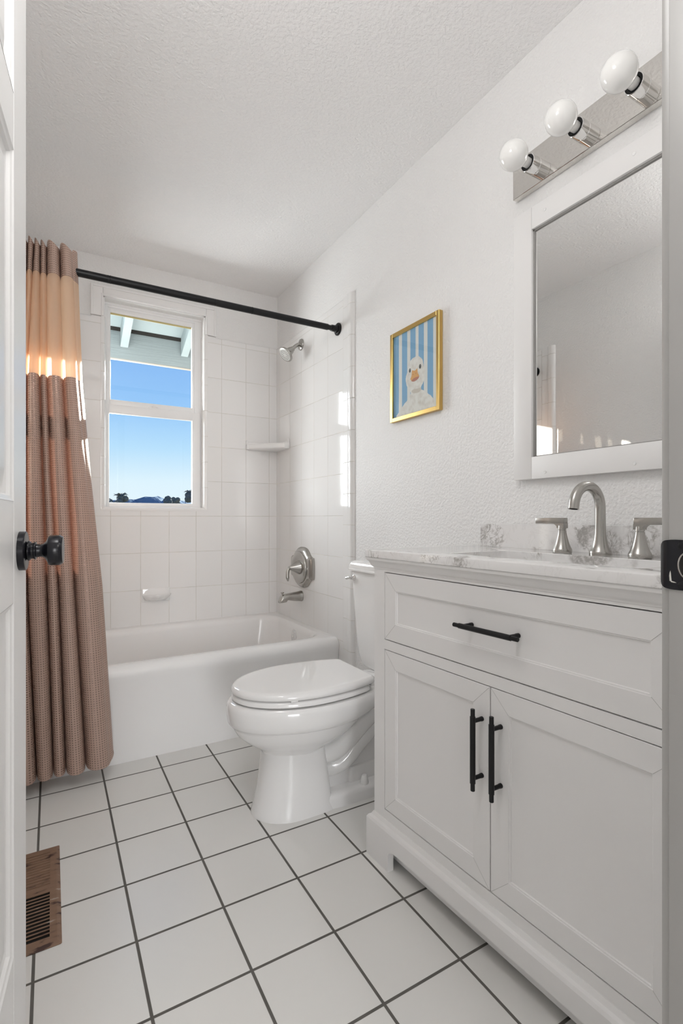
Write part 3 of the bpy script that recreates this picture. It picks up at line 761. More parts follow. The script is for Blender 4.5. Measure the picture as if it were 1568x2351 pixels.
# front pedestal
def ped(xf, xb, hw, z):
    return egg(xf, xb, xf + (xb - xf) * .52, hw, z, nb=7.0)
loft(bm, [ped(.614, .815, .088, .235), ped(.613, .815, .089, .20), ped(.609, .820, .093, .16), ped(.600, .828, .097, .10), ped(.590, .834, .101, .05), ped(.582, .840, .105, .02), ped(.577, .846, .108, .004), ped(.577, .846, .108, 0)])
# foot plate
def foot(d, z): return egg(.70 + d, 1.215 - d, .90, .108 - d, z, nb=4.0, nf=2.2)
loft(bm, [foot(0, 0), foot(0, .030), foot(.004, .040), foot(.012, .045), foot(.030, .046)])
# inner web and trapway
loft(bm, [egg(.66, 1.18, .9, .052, .03, nb=5), egg(.66, 1.16, .9, .048, .18, nb=5), egg(.66, 1.18, .9, .050, .34, nb=5)])
for s in (-1, 1):
    pts = catmull([(.77, TY + s * .030, .170), (.845, TY + s * .050, .172), (.900, TY + s * .056, .200), (.955, TY + s * .058, .244), (1.015, TY + s * .058, .284), (1.09, TY + s * .054, .300), (1.17, TY + s * .045, .28)], 6)
    tube(bm, pts, .038, 18)
    pts = catmull([(.76, TY + s * .010, .115), (.85, TY + s * .030, .112), (.905, TY + s * .046, .134), (.955, TY + s * .050, .182), (1.02, TY + s * .050, .228), (1.11, TY + s * .046, .246)], 6)
    tube(bm, pts, .036, 16)
    ya, yb = (TY + .02, TY + .062) if s > 0 else (TY - .062, TY - .02)
    loft(bm, [rrect(.915, 1.19, ya, yb, .020, .04), rrect(.918, 1.19, ya + .001, yb - .001, .020, .085), rrect(.924, 1.185, ya + .004, yb - .004, .017, .096), rrect(.935, 1.18, ya + .010, yb - .010, .010, .100)])
bowl = build('bowl', tp(bm), M_porc, toi, 38)
for s in (-1, 1):
    bm = BM(); lathe(bm, [(.0155, .044), (.0155, .048), (.0105, .070), (.008, .0735), (0, .074)], 24, (.965, TY + s * .084, 0)); build('bolt_cap', tp(bm), M_seat, toi, 40)
# seat ring and lid
bm = BM()
def so(d, z): return egg(.513 + d, 1.09 - d, .76, .172 - d, z, cut=.955 - d)
def si(d, z): return egg(.60 - d, .90 + d, .76, .105 + d, z)
loft(bm, [si(0, .392), so(.006, .389), so(0, .393), so(0, .401), so(.004, .407), so(.012, .4095), si(0.01, .4095), si(0, .404)], cap0=False, cap1=False)
vv = bm.verts[:]
build('seat', tp(bm), M_seat, toi, 40)
bm = BM()
def lo(d, z): return egg(.511 + d, 1.10 - d * .5, .76, .172 - d, z, cut=.985 - d * .6)
loft(bm, [lo(.010, .4135), lo(.002, .4135), lo(0, .4165), lo(.0005, .423), lo(.003, .4285), lo(.008, .4325), lo(.015, .4345), lo(.020, .4348), lo(.035, .4348)])
box(bm, .972, .990, TY - .118, TY + .118, .395, .427, .005)
build('lid', tp(bm), M_seat, toi, 40)
for s in (-1, 1):
    bm = BM(); box(bm, .957, .988, TY + s * .075 - .022, TY + s * .075 + .022, .385, .412, .006, 3); build('hinge', tp(bm), M_seat, toi, 40)
for xa, xb, ya, yb in ((.60, .625, -.112, -.088), (.60, .625, .088, .112), (.648, .672, -.157, -.140)):
    bm = BM(); box(bm, xa, xb, TY + ya, TY + yb, .408, .4142, .002); build('seat_bumper', tp(bm), M_seat, toi, 40)
# tank
bm = BM()
tk = [rrect(1.100, 1.236, TY - .150, TY + .150, .035, .388), rrect(1.092, 1.242, TY - .168, TY + .168, .040, .402), rrect(1.087, 1.246, TY - .178, TY + .178, .038, .44), rrect(1.082, 1.250, TY - .188, TY + .188, .034, .56), rrect(1.077, 1.252, TY - .198, TY + .198, .030, .70), rrect(1.075, 1.252, TY - .202, TY + .202, .028, .772)]
loft(bm, tk); build('tank', tp(bm), M_porc, toi, 40)
bm = BM()
def tl(d, z): return rrect(1.062 + d, 1.256 - d * .3, TY - .213 + d, TY + .213 - d, .030, z)
loft(bm, [tl(.008, .7725), tl(0, .7735), tl(0, .779), tl(.003, .782), tl(.004, .797), tl(.007, .805), tl(.013, .810), tl(.024, .812)]); build('tank_lid', tp(bm), M_porc, toi, 40)
bm = BM(); lathe(bm, [(.012, 0), (.012, .006), (.008, .009), (.008, .016)], 20, (1.077, TY + .165, .742), (-1, 0, 0)); tube(bm, [(1.063, TY + .165, .742), (1.060, TY + .182, .742), (1.060, TY + .20, .738)], [.006, .006, .007], 12); build('flush_lever', tp(bm), M_chrome, toi, 40)

# ================================================================== vanity
VX, V0, K = 0.8225, 1.2261, 0.05
def warp(bm, k=1.0):
    """the cabinet's front stands slightly askew to the wall it is scribed to"""
    for v in bm.verts:
        wgt = min(1.08, max(0.0, (1.264 - v.co.x) / (1.264 - VX)))
        v.co.x += K * k * (V0 - v.co.y) * wgt
    return bm
VL = 0.862                                       # front length
def Yv(s): return V0 - s
van = thing('vanity_cabinet', 'white shaker vanity cabinet with one drawer, two doors and bracket feet', 'cabinet', (1.04, 0.795, 0))
def vput(name, bm, m, parent=van, smooth=None, wp=True):
    if wp: warp(bm)
    off(bm, (-1.04, -0.795, 0)); return build(name, bm, m, parent, smooth)
bm = BM()
yA, yB = Yv(0), Yv(VL)                           # far and near ends
# carcass with recessed front openings
box(bm, VX + .022, 1.262, yA - .018, yA, 0.085, 0.860); box(bm, VX + .022, 1.262, yB, yB + .018, 0.085, 0.860)
box(bm, VX + .022, 1.262, yB + .018, yA - .018, 0.085, 0.103); box(bm, 1.252, 1.262, yB + .018, yA - .018, 0.103, 0.860)
box(bm, VX, VX + .022, Yv(.047), yA, 0.12, 0.860)                 # corner post far
box(bm, VX, VX + .022, yB, Yv(VL - .047), 0.12, 0.860)            # corner post near
box(bm, VX, VX + .022, Yv(VL - .046), Yv(.046), 0.8325, 0.860)    # top rail
box(bm, VX, VX + .022, Yv(VL - .046), Yv(.046), 0.6125, 0.639)    # middle rail
box(bm, VX, VX + .022, Yv(VL - .046), Yv(.046), 0.12, 0.154)      # bottom rail
vput('carcass', bm, M_cab)
bm = BM()   # dark reveals inside the openings
box(bm, VX + .017, VX + .0225, Yv(VL - .0465), Yv(.0465), 0.153, 0.613); box(bm, VX + .017, VX + .0225, Yv(VL - .0465), Yv(.0465), 0.6385, 0.833)
vput('reveal', bm, M_gap)
# crown moulding under the top
bm = BM()
cp = [(0, .838), (-.0015, .840), (-.0015, .843), (-.004, .845), (-.0075, .849), (-.0095, .855), (-.0125, .861), (-.0165, .8645), (-.0175, .868), (-.0175, .8715), (.01, .8715), (.01, .838)]
rings = []
for s_, e in ((None, 0),):
    a = [(VX + dx, yA - dx if dx < 0 else yA - dx, z) for dx, z in cp]
    b = [(VX + dx, yB + dx if dx < 0 else yB + dx, z) for dx, z in cp]
    back_a = [(1.262, yA - dx, z) for dx, z in cp]; back_b = [(1.262, yB + dx, z) for dx, z in cp]
    loft(bm, [back_a, a, b, back_b], closed=True)
vput('crown_moulding', bm, M_cab, smooth=25)
# base moulding with bracket feet
def skirt(bm, axis_front=True):
    zt, zf, zb = 0.128, 0.108, 0.064
    o = 0.0165
    prof = [(0, zt), (-.002, zt), (-.004, zt - .004), (-.007, zt - .009), (-.013, zt - .013), (-o, zt - .020)]
    a = []; b = []
    pr = prof + [(-o, .0745), (.003, .0745), (.003, zt)]
    loft(bm, [[(1.262, yA - d, z) for d, z in pr], [(VX + d, yA - d, z) for d, z in pr], [(VX + d, yB + d, z) for d, z in pr], [(1.262, yB + d, z) for d, z in pr]])
    # lower edge cut as an arch between two feet
    s0, s1, r = 0.084, VL - 0.084, 0.020
    def poly_foot(sa, sb, flip):
        pts = [(Yv(sa), 0), (Yv(sb), 0)]
        return pts
    xf, xb = VX - o, VX + .003
    fa = [(yA + o, 0.0), (yA + o, .075), (Yv(s0 + r * 1.6), .075), (Yv(s0 + r * 1.6), zb)]
    for i in range(1, 6):
        t_ = R(90 * i / 5); fa.append((Yv(s0 + r * 1.6 * (1 - math.sin(t_))), zb - r * (1 - math.cos(t_))))
    fa.append((Yv(s0), 0.0))
    prism(bm, fa, 'X', xf, xb + .0)
    fb = [(yB + yA - p[0], p[1]) for p in fa]
    prism(bm, fb, 'X', xf, xb + .0)
    box(bm, xf, xb, Yv(VL - s0 - r * 1.6 + .0), Yv(s0 + r * 1.6), zb, .075)
    # feet returns along the sides
    box(bm, VX + .003, VX + .10, yA + o - .020, yA + o, 0, .0745); box(bm, VX + .003, VX + .10, yB - o, yB - o + .020, 0, .0745)
    box(bm, 1.16, 1.262, yA + o - .020, yA + o, 0, .075); box(bm, 1.16, 1.262, yB - o, yB - o + .020, 0, .075)
bm = BM(); skirt(bm); vput('base_moulding', bm, M_cab, smooth=25)
bm = BM(); box(bm, VX + .022, VX + .034, Yv(VL), Yv(.0), 0.014, 0.09); vput('toe_board', bm, M_cab)
def shaker(bm, s0, s1, z0, z1, st):
    """frame and flat panel with mitred joints and a small double bead"""
    x = VX + .0005
    y0_, y1_ = Yv(s1), Yv(s0)
    def ring(d, dx): return [(x + dx, y0_ + d, z0 + d), (x + dx, y1_ - d, z0 + d), (x + dx, y1_ - d, z1 - d), (x + dx, y0_ + d, z1 - d)]
    loft(bm, [ring(0, .016), ring(0, .0008), ring(.0008, 0), ring(st, 0), ring(st + .0010, .0016), ring(st + .0035, .0020), ring(st + .0048, .0048), ring(st + .0060, .0050)])
def mitre(parent, s0, s1, z0, z1, st):
    x = VX + .0003; h = .00035
    for (sa, za, sb, zb) in ((s0, z0, s0 + st, z0 + st), (s1, z0, s1 - st, z0 + st), (s0, z1, s0 + st, z1 - st), (s1, z1, s1 - st, z1 - st)):
        bm = BM()
        a = Vector((x, Yv(sa), za)); b = Vector((x, Yv(sb), zb)); d = (b - a).normalized(); n = Vector((0, -d.z, d.y)) * h
        rings = [[p + Vector((o, 0, 0)) for p in (a + n + d * .001, b + n, b - n, a - n + d * .001)] for o in (0, .0006)]
        loft(bm, rings); vput('mitre_joint', bm, M_mitre, parent)
M_mitre = mat('mitre_line', (0.42, 0.41, 0.40), 0.6)
def bar_pull(bm, c, along, length, proj=.030, r=.0052, post=.064):
    """bar handle: knurled grip with stepped ends on two posts; c = centre on the door face"""
    a = Vector(along); c = Vector(c); p = c + Vector((-proj, 0, 0))
    h = length / 2
    prof = [(r * .82, -h), (r * .95, -h + .0008), (r * .95, -h + .0165), (r * 1.0, -h + .0168), (r * 1.2, -h + .0172), (r * 1.2, h - .0172), (r * 1.0, h - .0168), (r * .95, h - .0165), (r * .95, h - .0008), (r * .82, h)]
    lathe(bm, prof, 20, p, a)
    for s in (-1, 1):
        o = c + a * post * s
        lathe(bm, [(r * 1.05, -.004), (r * 1.05, .004), (r * .92, .006), (r * .92, proj)], 16, o, (-1, 0, 0))
ST = .0475
bm = BM(); shaker(bm, .0485, .7815 + .0305, .6415, .8300, ST); dr = vput('drawer', bm, M_cab, smooth=20)
mitre(dr, .0485, .812, .6415, .8300, ST)
bm = BM(); bar_pull(bm, (VX, Yv(.436), .7385), (0, 1, 0), .178); hd_ = vput('handle', bm, M_black, dr, 35); hd_['label'] = 'black bar pull'
for sA, sB, hs in ((.0485, .4265, .405), (.4295, .8145, .4575)):
    bm = BM(); shaker(bm, sA, sB, .1565, .6100, ST); dd = vput('door', bm, M_cab, smooth=20)
    mitre(dd, sA, sB, .1565, .6100, ST)
    bm = BM(); bar_pull(bm, (VX, Yv(hs), .4685), (0, 0, 1), .183); h_ = vput('handle', bm, M_black, dd, 35); h_['label'] = 'black bar pull'

# countertop with sink cutout and backsplash
top = thing('countertop', 'grey-veined white marble countertop with backsplash on the white vanity', 'countertop', (1.03, 0.795, 0.8716))
def tput(name, bm, m, parent=top, smooth=None):
    warp(bm); off(bm, (-1.03, -0.795, -0.8716)); return build(name, bm, m, parent, smooth)
bm = BM()
cx0, cx1, cy0_, cy1 = VX - .0203, 1.262, yB - .0203, yA + .0203
sx0_, sx1_, sy0, sy1 = 0.893, 1.118, 0.515, 1.005
zt, zb = 0.894, 0.8718
def cl(d, z): return rrect(cx0 + d, cx1 - d, cy0_ + d, cy1 - d, .003, z, 7)
def cut(d, z): return rrect(sx0_ - d, sx1_ + d, sy0 - d, sy1 + d, .022, z, 7)
loft(bm, [cut(0, zb), cl(.002, zb), cl(0, zb + .002), cl(0, zt - .0022), cl(.0007, zt - .0007), cl(.0022, zt), cut(.0012, zt), cut(0, zt - .0012), cut(0, zb)], cap0=False, cap1=False)
bmesh.ops.remove_doubles(bm, verts=bm.verts[:], dist=1e-6)
tput('slab', bm, M_marble, smooth=40)
bm = BM(); box(bm, 1.250, 1.263, cy0_ + .01, 1.225, zt - .0005, .9675, .0012); tput('backsplash', bm, M_marble)
# undermount sink
bm = BM()
def sk(d, z, r=.03): return rrect(sx0_ - .006 + d, sx1_ + .006 - d, sy0 - .006 + d, sy1 + .006 - d, r, z, 7)
loft(bm, [sk(-.018, zb - .001), sk(0.0, zb - .001), sk(.003, zb - .012), sk(.012, .80, .04), sk(.03, .755, .05), sk(.07, .742, .04), sk(.10, .740, .01)], cap0=False)
warp(bm)
snk = tag(build('sink', bm, M_porc, None, 40), 'white rectangular undermount sink under the marble countertop', 'sink')

# faucet
FX, FY, FZ = 1.182, 0.756, 0.894
fau = thing('faucet', 'brushed nickel widespread faucet with arched spout and two lever handles', 'faucet', (FX, FY, FZ))
def fp(bm): return off(bm, (-FX, -FY, -FZ))
def interp_r(h, tab):
    for (a, ra), (b, rb) in zip(tab, tab[1:]):
        if h <= b: return ra + (rb - ra) * (h - a) / (b - a)
    return tab[-1][1]
bm = BM()
axx = FX
path = [(axx, FY, FZ + h) for h in (0, .004, .008, .010, .014, .020, .028, .038, .050, .062, .075, .090, .105, .118)]
radt = [(0, .0255), (.008, .0258), (.010, .0250), (.014, .0225), (.020, .0198), (.028, .0175), (.038, .0155), (.050, .0140), (.062, .0130), (.090, .0124), (.118, .0122)]
rads = [interp_r(p[2] - FZ, radt) for p in path]
cxa = axx - .052; cz = FZ + .118
for i in range(1, 25):
    a = R(170 * i / 24); path.append((cxa + .052 * math.cos(a), FY, cz + .052 * math.sin(a))); rads.append(.0122)
a = R(170); dx_, dz_ = -math.sin(a), math.cos(a)
for t_ in (.006, .012, .0135): path.append((cxa + .052 * math.cos(a) + dx_ * t_, FY, cz + .052 * math.sin(a) + dz_ * t_)); rads.append(.0122)
tube(bm, path, rads, 28)
build('spout', fp(bm), M_nickel, fau, 40)
tip = Vector(path[-1])
bm = BM(); lathe(bm, [(.0095, -.002), (.0095, .0006), (0, .0006)], 20, tip, (dx_, 0, dz_)); build('aerator', fp(bm), M_dark, fau, 40)
for s in (1, -1):
    hy_ = FY + s * .1016 - .008 * 0
    bm = BM(); lathe(bm, [(.0235, 0), (.0245, .002), (.0245, .008), (.0235, .011), (.0205, .017), (.0172, .026), (.0140, .038), (.0116, .048), (.0104, .055), (.0102, .0600), (.0085, .0603), (.0085, .0615), (.0102, .0618), (.0102, .072), (.009, .074)], 32, (FX - .008, hy_, FZ)); hb = build('handle_base', fp(bm), M_nickel, fau, 35)
    bm = BM()
    yo = hy_ - s * .0105; yi = hy_ + s * .078
    box(bm, FX - .008 - .0095, FX - .008 + .0095, min(yo, yi), max(yo, yi), FZ + .0765, FZ + .0930, .0018, 2)
    # shoulder that blends the bar into the stem
    loft(bm, [[(FX - .008 + .0095 * u, hy_ + s * y_, FZ + z_) for u, y_, z_ in ((-1, -.0105, z), (1, -.0105, z), (1, e, z), (-1, e, z))] for z, e in ((.0655, .0102), (.070, .0106), (.0735, .0135), (.078, .021))])
    lv = build('lever', fp(bm), M_nickel, hb, 35)

# ================================================================== mirror above the vanity
mir = thing('wall_mirror', 'rectangular mirror in flat white wooden frame above the vanity', 'mirror', (XR, 0.756, 1.51))
def mp_(bm): return off(bm, (-XR, -0.756, -1.51))
MY0, MY1, MZ0, MZ1 = 0.437, 1.075, 1.103, 1.913
fw = .0655; mx = XR - .026
bm = BM()
box(bm, mx, XR - .001, MY1 - fw, MY1, MZ0, MZ1, .0012); box(bm, mx, XR - .001, MY0, MY0 + fw, MZ0, MZ1, .0012)
box(bm, mx + .0003, XR - .001, MY0 + fw + .0006, MY1 - fw - .0006, MZ0, MZ0 + fw, .0010); box(bm, mx + .0003, XR - .001, MY0 + fw + .0006, MY1 - fw - .0006, MZ1 - fw, MZ1, .0010)
build('frame', mp_(bm), M_cab, mir, 30)
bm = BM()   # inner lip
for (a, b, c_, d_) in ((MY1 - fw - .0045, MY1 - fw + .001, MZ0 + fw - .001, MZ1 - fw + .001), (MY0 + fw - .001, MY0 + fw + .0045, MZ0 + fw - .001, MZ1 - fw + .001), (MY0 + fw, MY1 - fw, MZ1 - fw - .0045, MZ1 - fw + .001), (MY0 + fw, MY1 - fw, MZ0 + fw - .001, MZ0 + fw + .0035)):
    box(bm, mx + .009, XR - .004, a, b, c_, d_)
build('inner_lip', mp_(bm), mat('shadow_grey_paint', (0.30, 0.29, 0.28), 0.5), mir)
bm = BM(); box(bm, XR - .013, XR - .008, MY0 + fw - .004, MY1 - fw + .004, MZ0 + fw - .004, MZ1 - fw + .004); build('mirror_glass', mp_(bm), M_mirror, mir)
for y, z in ((.963, 1.882), (.963, 1.1195), (.705, 1.1205), (.705, 1.882), (.52, 1.882), (.52, 1.1195)):
    bm = BM(); lathe(bm, [(.0050, -.001), (.0050, .0006), (.0042, .0009), (.0038, .0004), (0, .0002)], 20, (mx, y, z), (-1, 0, 0)); build('screw_cap', mp_(bm), M_trim, mir, 40)

# ================================================================== vanity light bar
LY, LZ = 0.756, 2.030
lt = thing('vanity_light', 'polished steel light bar with round white globe bulbs above the mirror', 'light fixture', (XR, LY, LZ))
def lpz(bm): return off(bm, (-XR, -LY, -LZ))
bm = BM(); box(bm, XR - .022, XR - .0005, 0.430, 1.082, 1.974, 2.086, .0012, 1); build('backplate', lpz(bm), M_plate, lt, 30)
for k in range(4):
    y = LY + .229 - .1527 * k
    bm = BM(); lathe(bm, [(.0235, -.001), (.0235, .020), (.0225, .0212), (.0235, .0224), (.0235, .050), (.0225, .0510), (.0215, .0505), (.0210, .030), (0, .030)], 36, (XR - .022, y, LZ - .015), (-1, 0, 0)); sk_ = build('socket', lpz(bm), M_chrome, lt, 35)
    bm = BM(); lathe(bm, [(.0208, .031), (.0208, .0495), (.0150, .0490), (.0150, .031)], 30, (XR - .022, y, LZ - .015), (-1, 0, 0)); build('socket_insert', lpz(bm), M_black, sk_, 35)
    bm = BM()
    rb = .0395; cb = .108
    prof = [(.0135, .033), (.0136, .058), (.0150, .0690)]
    for i in range(0, 21):
        a = R(-68 + 158 * i / 20); prof.append((rb * math.cos(a), cb + rb * math.sin(a)))
    lathe(bm, prof, 40, (XR - .022, y, LZ - .015), (-1, 0, 0)); build('bulb', lpz(bm), M_bulb, lt, 40)

# ================================================================== framed duckling print
pic = thing('framed_picture', 'gold framed print of white duckling on blue and white stripes', 'picture', (XR, 1.583, 1.576))
def pp(bm): return off(bm, (-XR, -1.583, -1.576))
PX = 1.245
bm = BM()
py0, py1, pz0, pz1 = 1.428, 1.738, 1.390, 1.7625
fr = .0165
for (a, b, c_, d_) in ((py0, py0 + fr, pz0, pz1), (py1 - fr, py1, pz0, pz1), (py0 + fr, py1 - fr, pz0, pz0 + fr), (py0 + fr, py1 - fr, pz1 - fr, pz1)): box(bm, PX, XR - .0008, a, b, c_, d_, .0010, 1)
build('frame', pp(bm), M_gold, pic, 30)
M_pblue = mat('print_blue', (0.205, 0.385, 0.590), 0.7); M_pwhite = mat('print_white', (0.72, 0.69, 0.67), 0.7)
M_duck = mat('print_down', (0.76, 0.72, 0.69), 0.8)
nz = N(M_duck, 'ShaderNodeTexNoise'); nz.inputs['Scale'].default_value = 55; nz.inputs['Detail'].default_value = 5; L(M_duck, objco(M_duck), nz.inputs['Vector'])
rmp = N(M_duck, 'ShaderNodeValToRGB'); rmp.color_ramp.elements[0].position = .3; rmp.color_ramp.elements[0].color = (.66, .60, .56, 1); rmp.color_ramp.elements[1].position = .6; rmp.color_ramp.elements[1].color = (.78, .745, .72, 1)
L(M_duck, nz.outputs['Fac'], rmp.inputs[0]); L(M_duck, rmp.outputs[0], bsdf(M_duck).inputs['Base Color'])
M_neck = mat('print_neck', (0.60, 0.535, 0.48), 0.8); M_beak = mat('print_beak', (0.70, 0.36, 0.13), 0.7); M_mouth = mat('print_mouth', (0.46, 0.19, 0.14), 0.7); M_eye = mat('print_eye', (0.045, 0.05, 0.055), 0.6); M_nostril = mat('print_nostril', (0.30, 0.13, 0.06), 0.7)
DUCK = [(1.686, 1.4062), (1.6802, 1.4302), (1.6592, 1.4469), (1.6405, 1.4591), (1.622, 1.4689), (1.6111, 1.4801), (1.6056, 1.4945), (1.6257, 1.5147), (1.6386, 1.5448), (1.6368, 1.5625), (1.6275, 1.5805), (1.6202, 1.6011), (1.6147, 1.6154), (1.6002, 1.6248), (1.5789, 1.6278), (1.5579, 1.6252), (1.539, 1.6123), (1.5288, 1.5965), (1.5244, 1.5759), (1.5154, 1.5607), (1.5154, 1.5413), (1.5221, 1.5215), (1.5373, 1.5034), (1.5424, 1.4937), (1.5271, 1.4838), (1.5005, 1.4672), (1.4776, 1.4496), (1.4648, 1.4322), (1.4521, 1.413), (1.4443, 1.4062)]
BEAK = [(1.5966, 1.5782), (1.5824, 1.5739), (1.5718, 1.5752), (1.5631, 1.5784), (1.5607, 1.5614), (1.552, 1.5472), (1.5544, 1.5412), (1.5718, 1.5433), (1.5949, 1.5355), (1.6056, 1.5437), (1.6075, 1.5475), (1.6002, 1.558)]
MOUTH = [(1.6002, 1.5379), (1.5824, 1.5447), (1.5544, 1.5445), (1.5579, 1.5366), (1.5753, 1.532), (1.5895, 1.532)]
NECK = [(1.6002, 1.4956), (1.5859, 1.5013), (1.5648, 1.4988), (1.5441, 1.4985), (1.539, 1.4908), (1.551, 1.4826), (1.5718, 1.4827), (1.5895, 1.4866)]
def smooth_loop(P, n=4):
    m_ = len(P); res = []
    for i in range(m_):
        a, b, c_, d_ = (Vector((*P[(i + j) % m_], 0)) for j in (-1, 0, 1, 2))
        for k in range(n):
            t = k / n; q_ = 0.5 * ((2 * b) + (c_ - a) * t + (2 * a - 5 * b + 4 * c_ - d_) * t * t + (3 * b - a - 3 * c_ + d_) * t ** 3); res.append((q_.x, q_.y))
    return res
bm = BM(); X0p = PX + .0075
def flat(P, lift, mi):
    f = bm.faces.new([bm.verts.new((X0p - lift, y, min(max(z, pz0 + .012), pz1 - .012))) for y, z in P]); f.material_index = mi; return f
sb = [1.728, 1.6852, 1.6638, 1.6286, 1.6082, 1.5746, 1.5565, 1.5237, 1.5021, 1.4686, 1.436]
for i in range(10): flat([(sb[i], pz0 + .012), (sb[i + 1], pz0 + .012), (sb[i + 1], pz1 - .012), (sb[i], pz1 - .012)], 0, i % 2)
dk = smooth_loop(DUCK, 5)
dk = [(y + random.uniform(-1, 1) * .0011, z + random.uniform(-1, 1) * .0011) for y, z in dk]
flat(dk, .0002, 2)
flat(smooth_loop(NECK), .0004, 3); flat(smooth_loop(BEAK, 3), .0006, 4); flat(smooth_loop(MOUTH, 3), .0008, 5)
def ell(cy, cz, ry, rz, lift, mi): flat([(cy + ry * math.cos(2 * PI * i / 20), cz + rz * math.sin(2 * PI * i / 20)) for i in range(20)], lift, mi)
ell(1.6103, 1.5817, .0062, .0085, .0006, 6); ell(1.5458, 1.5815, .0065, .0090, .0006, 6); ell(1.5895, 1.5611, .0016, .0022, .0008, 7); ell(1.5718, 1.5615, .0016, .0022, .0008, 7)
ell(1.6080, 1.5845, .0013, .0016, .0009, 2); ell(1.5440, 1.5845, .0013, .0016, .0009, 2)
for f in bm.faces:
    f.normal_update()
    if f.normal.x > 0: f.normal_flip()
me = bpy.data.meshes.new('print'); pp(bm); bmesh.ops.triangulate(bm, faces=[f for f in bm.faces if len(f.verts) > 8]); bm.to_mesh(me); bm.free()
link('print', me, [M_pblue, M_pwhite, M_duck, M_neck, M_beak, M_mouth, M_eye, M_nostril], pic)
bm = BM(); box(bm, X0p + .0005, X0p + .004, py0 + .006, py1 - .006, pz0 + .006, pz1 - .006); build('backing', pp(bm), M_pwhite, pic)
bm = BM(); box(bm, PX + .0040, PX + .0055, py0 + fr - .004, py1 - fr + .004, pz0 + fr - .004, pz1 - fr + .004); build('glazing', pp(bm), M_glass, pic)

# ================================================================== floor register
rg_ = thing('floor_register', 'brown worn metal floor register on the white tiles by the door', 'vent', (-0.05, 1.53, 0))
def rgp(bm): return off(bm, (0.05, -1.53, 0))
gx0, gx1, gy0, gy1 = -0.122, 0.022, 1.329, 1.731
bm = BM()
# frame around two banks of slots
sxa, sxb = -0.103, -0.003
banks = ((1.358, 1.522, True), (1.545, 1.702, False))
def fr_loop(d, z): return rrect(gx0 + d, gx1 - d, gy0 + d, gy1 - d, .004, z, 3)
loft(bm, [fr_loop(0, 0.0005), fr_loop(0, .002), fr_loop(.008, .0062), fr_loop(.010, .0065)], cap0=False, cap1=False)
zt_ = .0065
def plate(xa, xb, ya, yb): box(bm, xa, xb, ya, yb, .0045, zt_)
plate(gx0 + .010, sxa, gy0 + .010, gy1 - .010); plate(sxb, gx1 - .010, gy0 + .010, gy1 - .010)
plate(sxa, sxb, gy0 + .010, banks[0][0]); plate(sxa, sxb, banks[0][1], banks[1][0]); plate(sxa, sxb, banks[1][1], gy1 - .010)
for a, b, opn in banks:
    n = 13; p = (b - a) / n
    for i in range(n + 1):
        if opn:
            y = a + p * i
            if 0 < i < n: box(bm, sxa, sxb, y - p * .15, y + p * .15, .0052, zt_)
        else:
            if i < n:   # closed louvre blades, tilted
                y = a + p * i
                loft(bm, [[(x, y - .0005, .0058), (x, y + p * .95, .0048), (x, y + p * .95, .0032), (x, y - .0005, .0042)] for x in (sxa, sxb)])
fr_o = build('grille', rgp(bm), M_brown, rg_, 30)
bm = BM(); box(bm, sxa - .004, sxb + .004, banks[0][0] - .004, banks[1][1] + .004, .0004, .0012); build('duct_opening', rgp(bm), M_dark, rg_)

# ================================================================== outside the window
M_eave = mat('eave_paint', (0.39, 0.465, 0.485), 0.6); bump_noise(M_eave, 30, .002, .4)
M_eave2 = mat('fascia_paint', (0.22, 0.257, 0.268), 0.6)
mpp = N(M_eave2, 'ShaderNodeMapping'); mpp.inputs['Scale'].default_value = (1.2, 1, 30)
nz = N(M_eave2, 'ShaderNodeTexNoise'); nz.inputs['Scale'].default_value = 4; nz.inputs['Detail'].default_value = 6
L(M_eave2, objco(M_eave2), mpp.inputs[0]); L(M_eave2, mpp.outputs[0], nz.inputs['Vector'])
bp = N(M_eave2, 'ShaderNodeBump'); bp.inputs['Distance'].default_value = .004; bp.inputs['Strength'].default_value = .6; L(M_eave2, nz.outputs['Fac'], bp.inputs['Height']); L(M_eave2, bp.outputs[0], bsdf(M_eave2).inputs['Normal'])
eav = thing('roof_eave', 'pale blue painted roof eave with rafter tails above the window', 'eave', (0.5, 3.4, 2.3))
def ep(bm): return off(bm, (-0.5, -3.4, -2.3))
def roofz(y): return 2.255 + (3.66 - y) * 0.42
bm = BM()
loft(bm, [[(x, 3.13, roofz(3.13)), (x, 3.645, roofz(3.645)), (x, 3.645, roofz(3.645) + .025), (x, 3.13, roofz(3.13) + .025)] for x in (-2.5, 3.5)]); build('soffit_board', ep(bm), M_eave, eav)
bm = BM(); box(bm, -2.5, 3.5, 3.650, 3.675, 2.055, 2.240, .002); build('fascia', ep(bm), M_eave2, eav)
bm = BM(); box(bm, -2.5, 3.5, 3.648, 3.676, 2.050, 2.056); build('fascia_edge', ep(bm), mat('bare_edge', (0.38, 0.34, 0.29), .7), eav)
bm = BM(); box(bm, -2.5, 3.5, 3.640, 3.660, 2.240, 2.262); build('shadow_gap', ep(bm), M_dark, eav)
bm = BM(); loft(bm, [[(x, 3.13, roofz(3.13) + .03), (x, 3.70, roofz(3.70) + .03), (x, 3.70, roofz(3.70) + .05), (x, 3.13, roofz(3.13) + .05)] for x in (-2.5, 3.5)]); build('roofing', ep(bm), M_dark, eav)
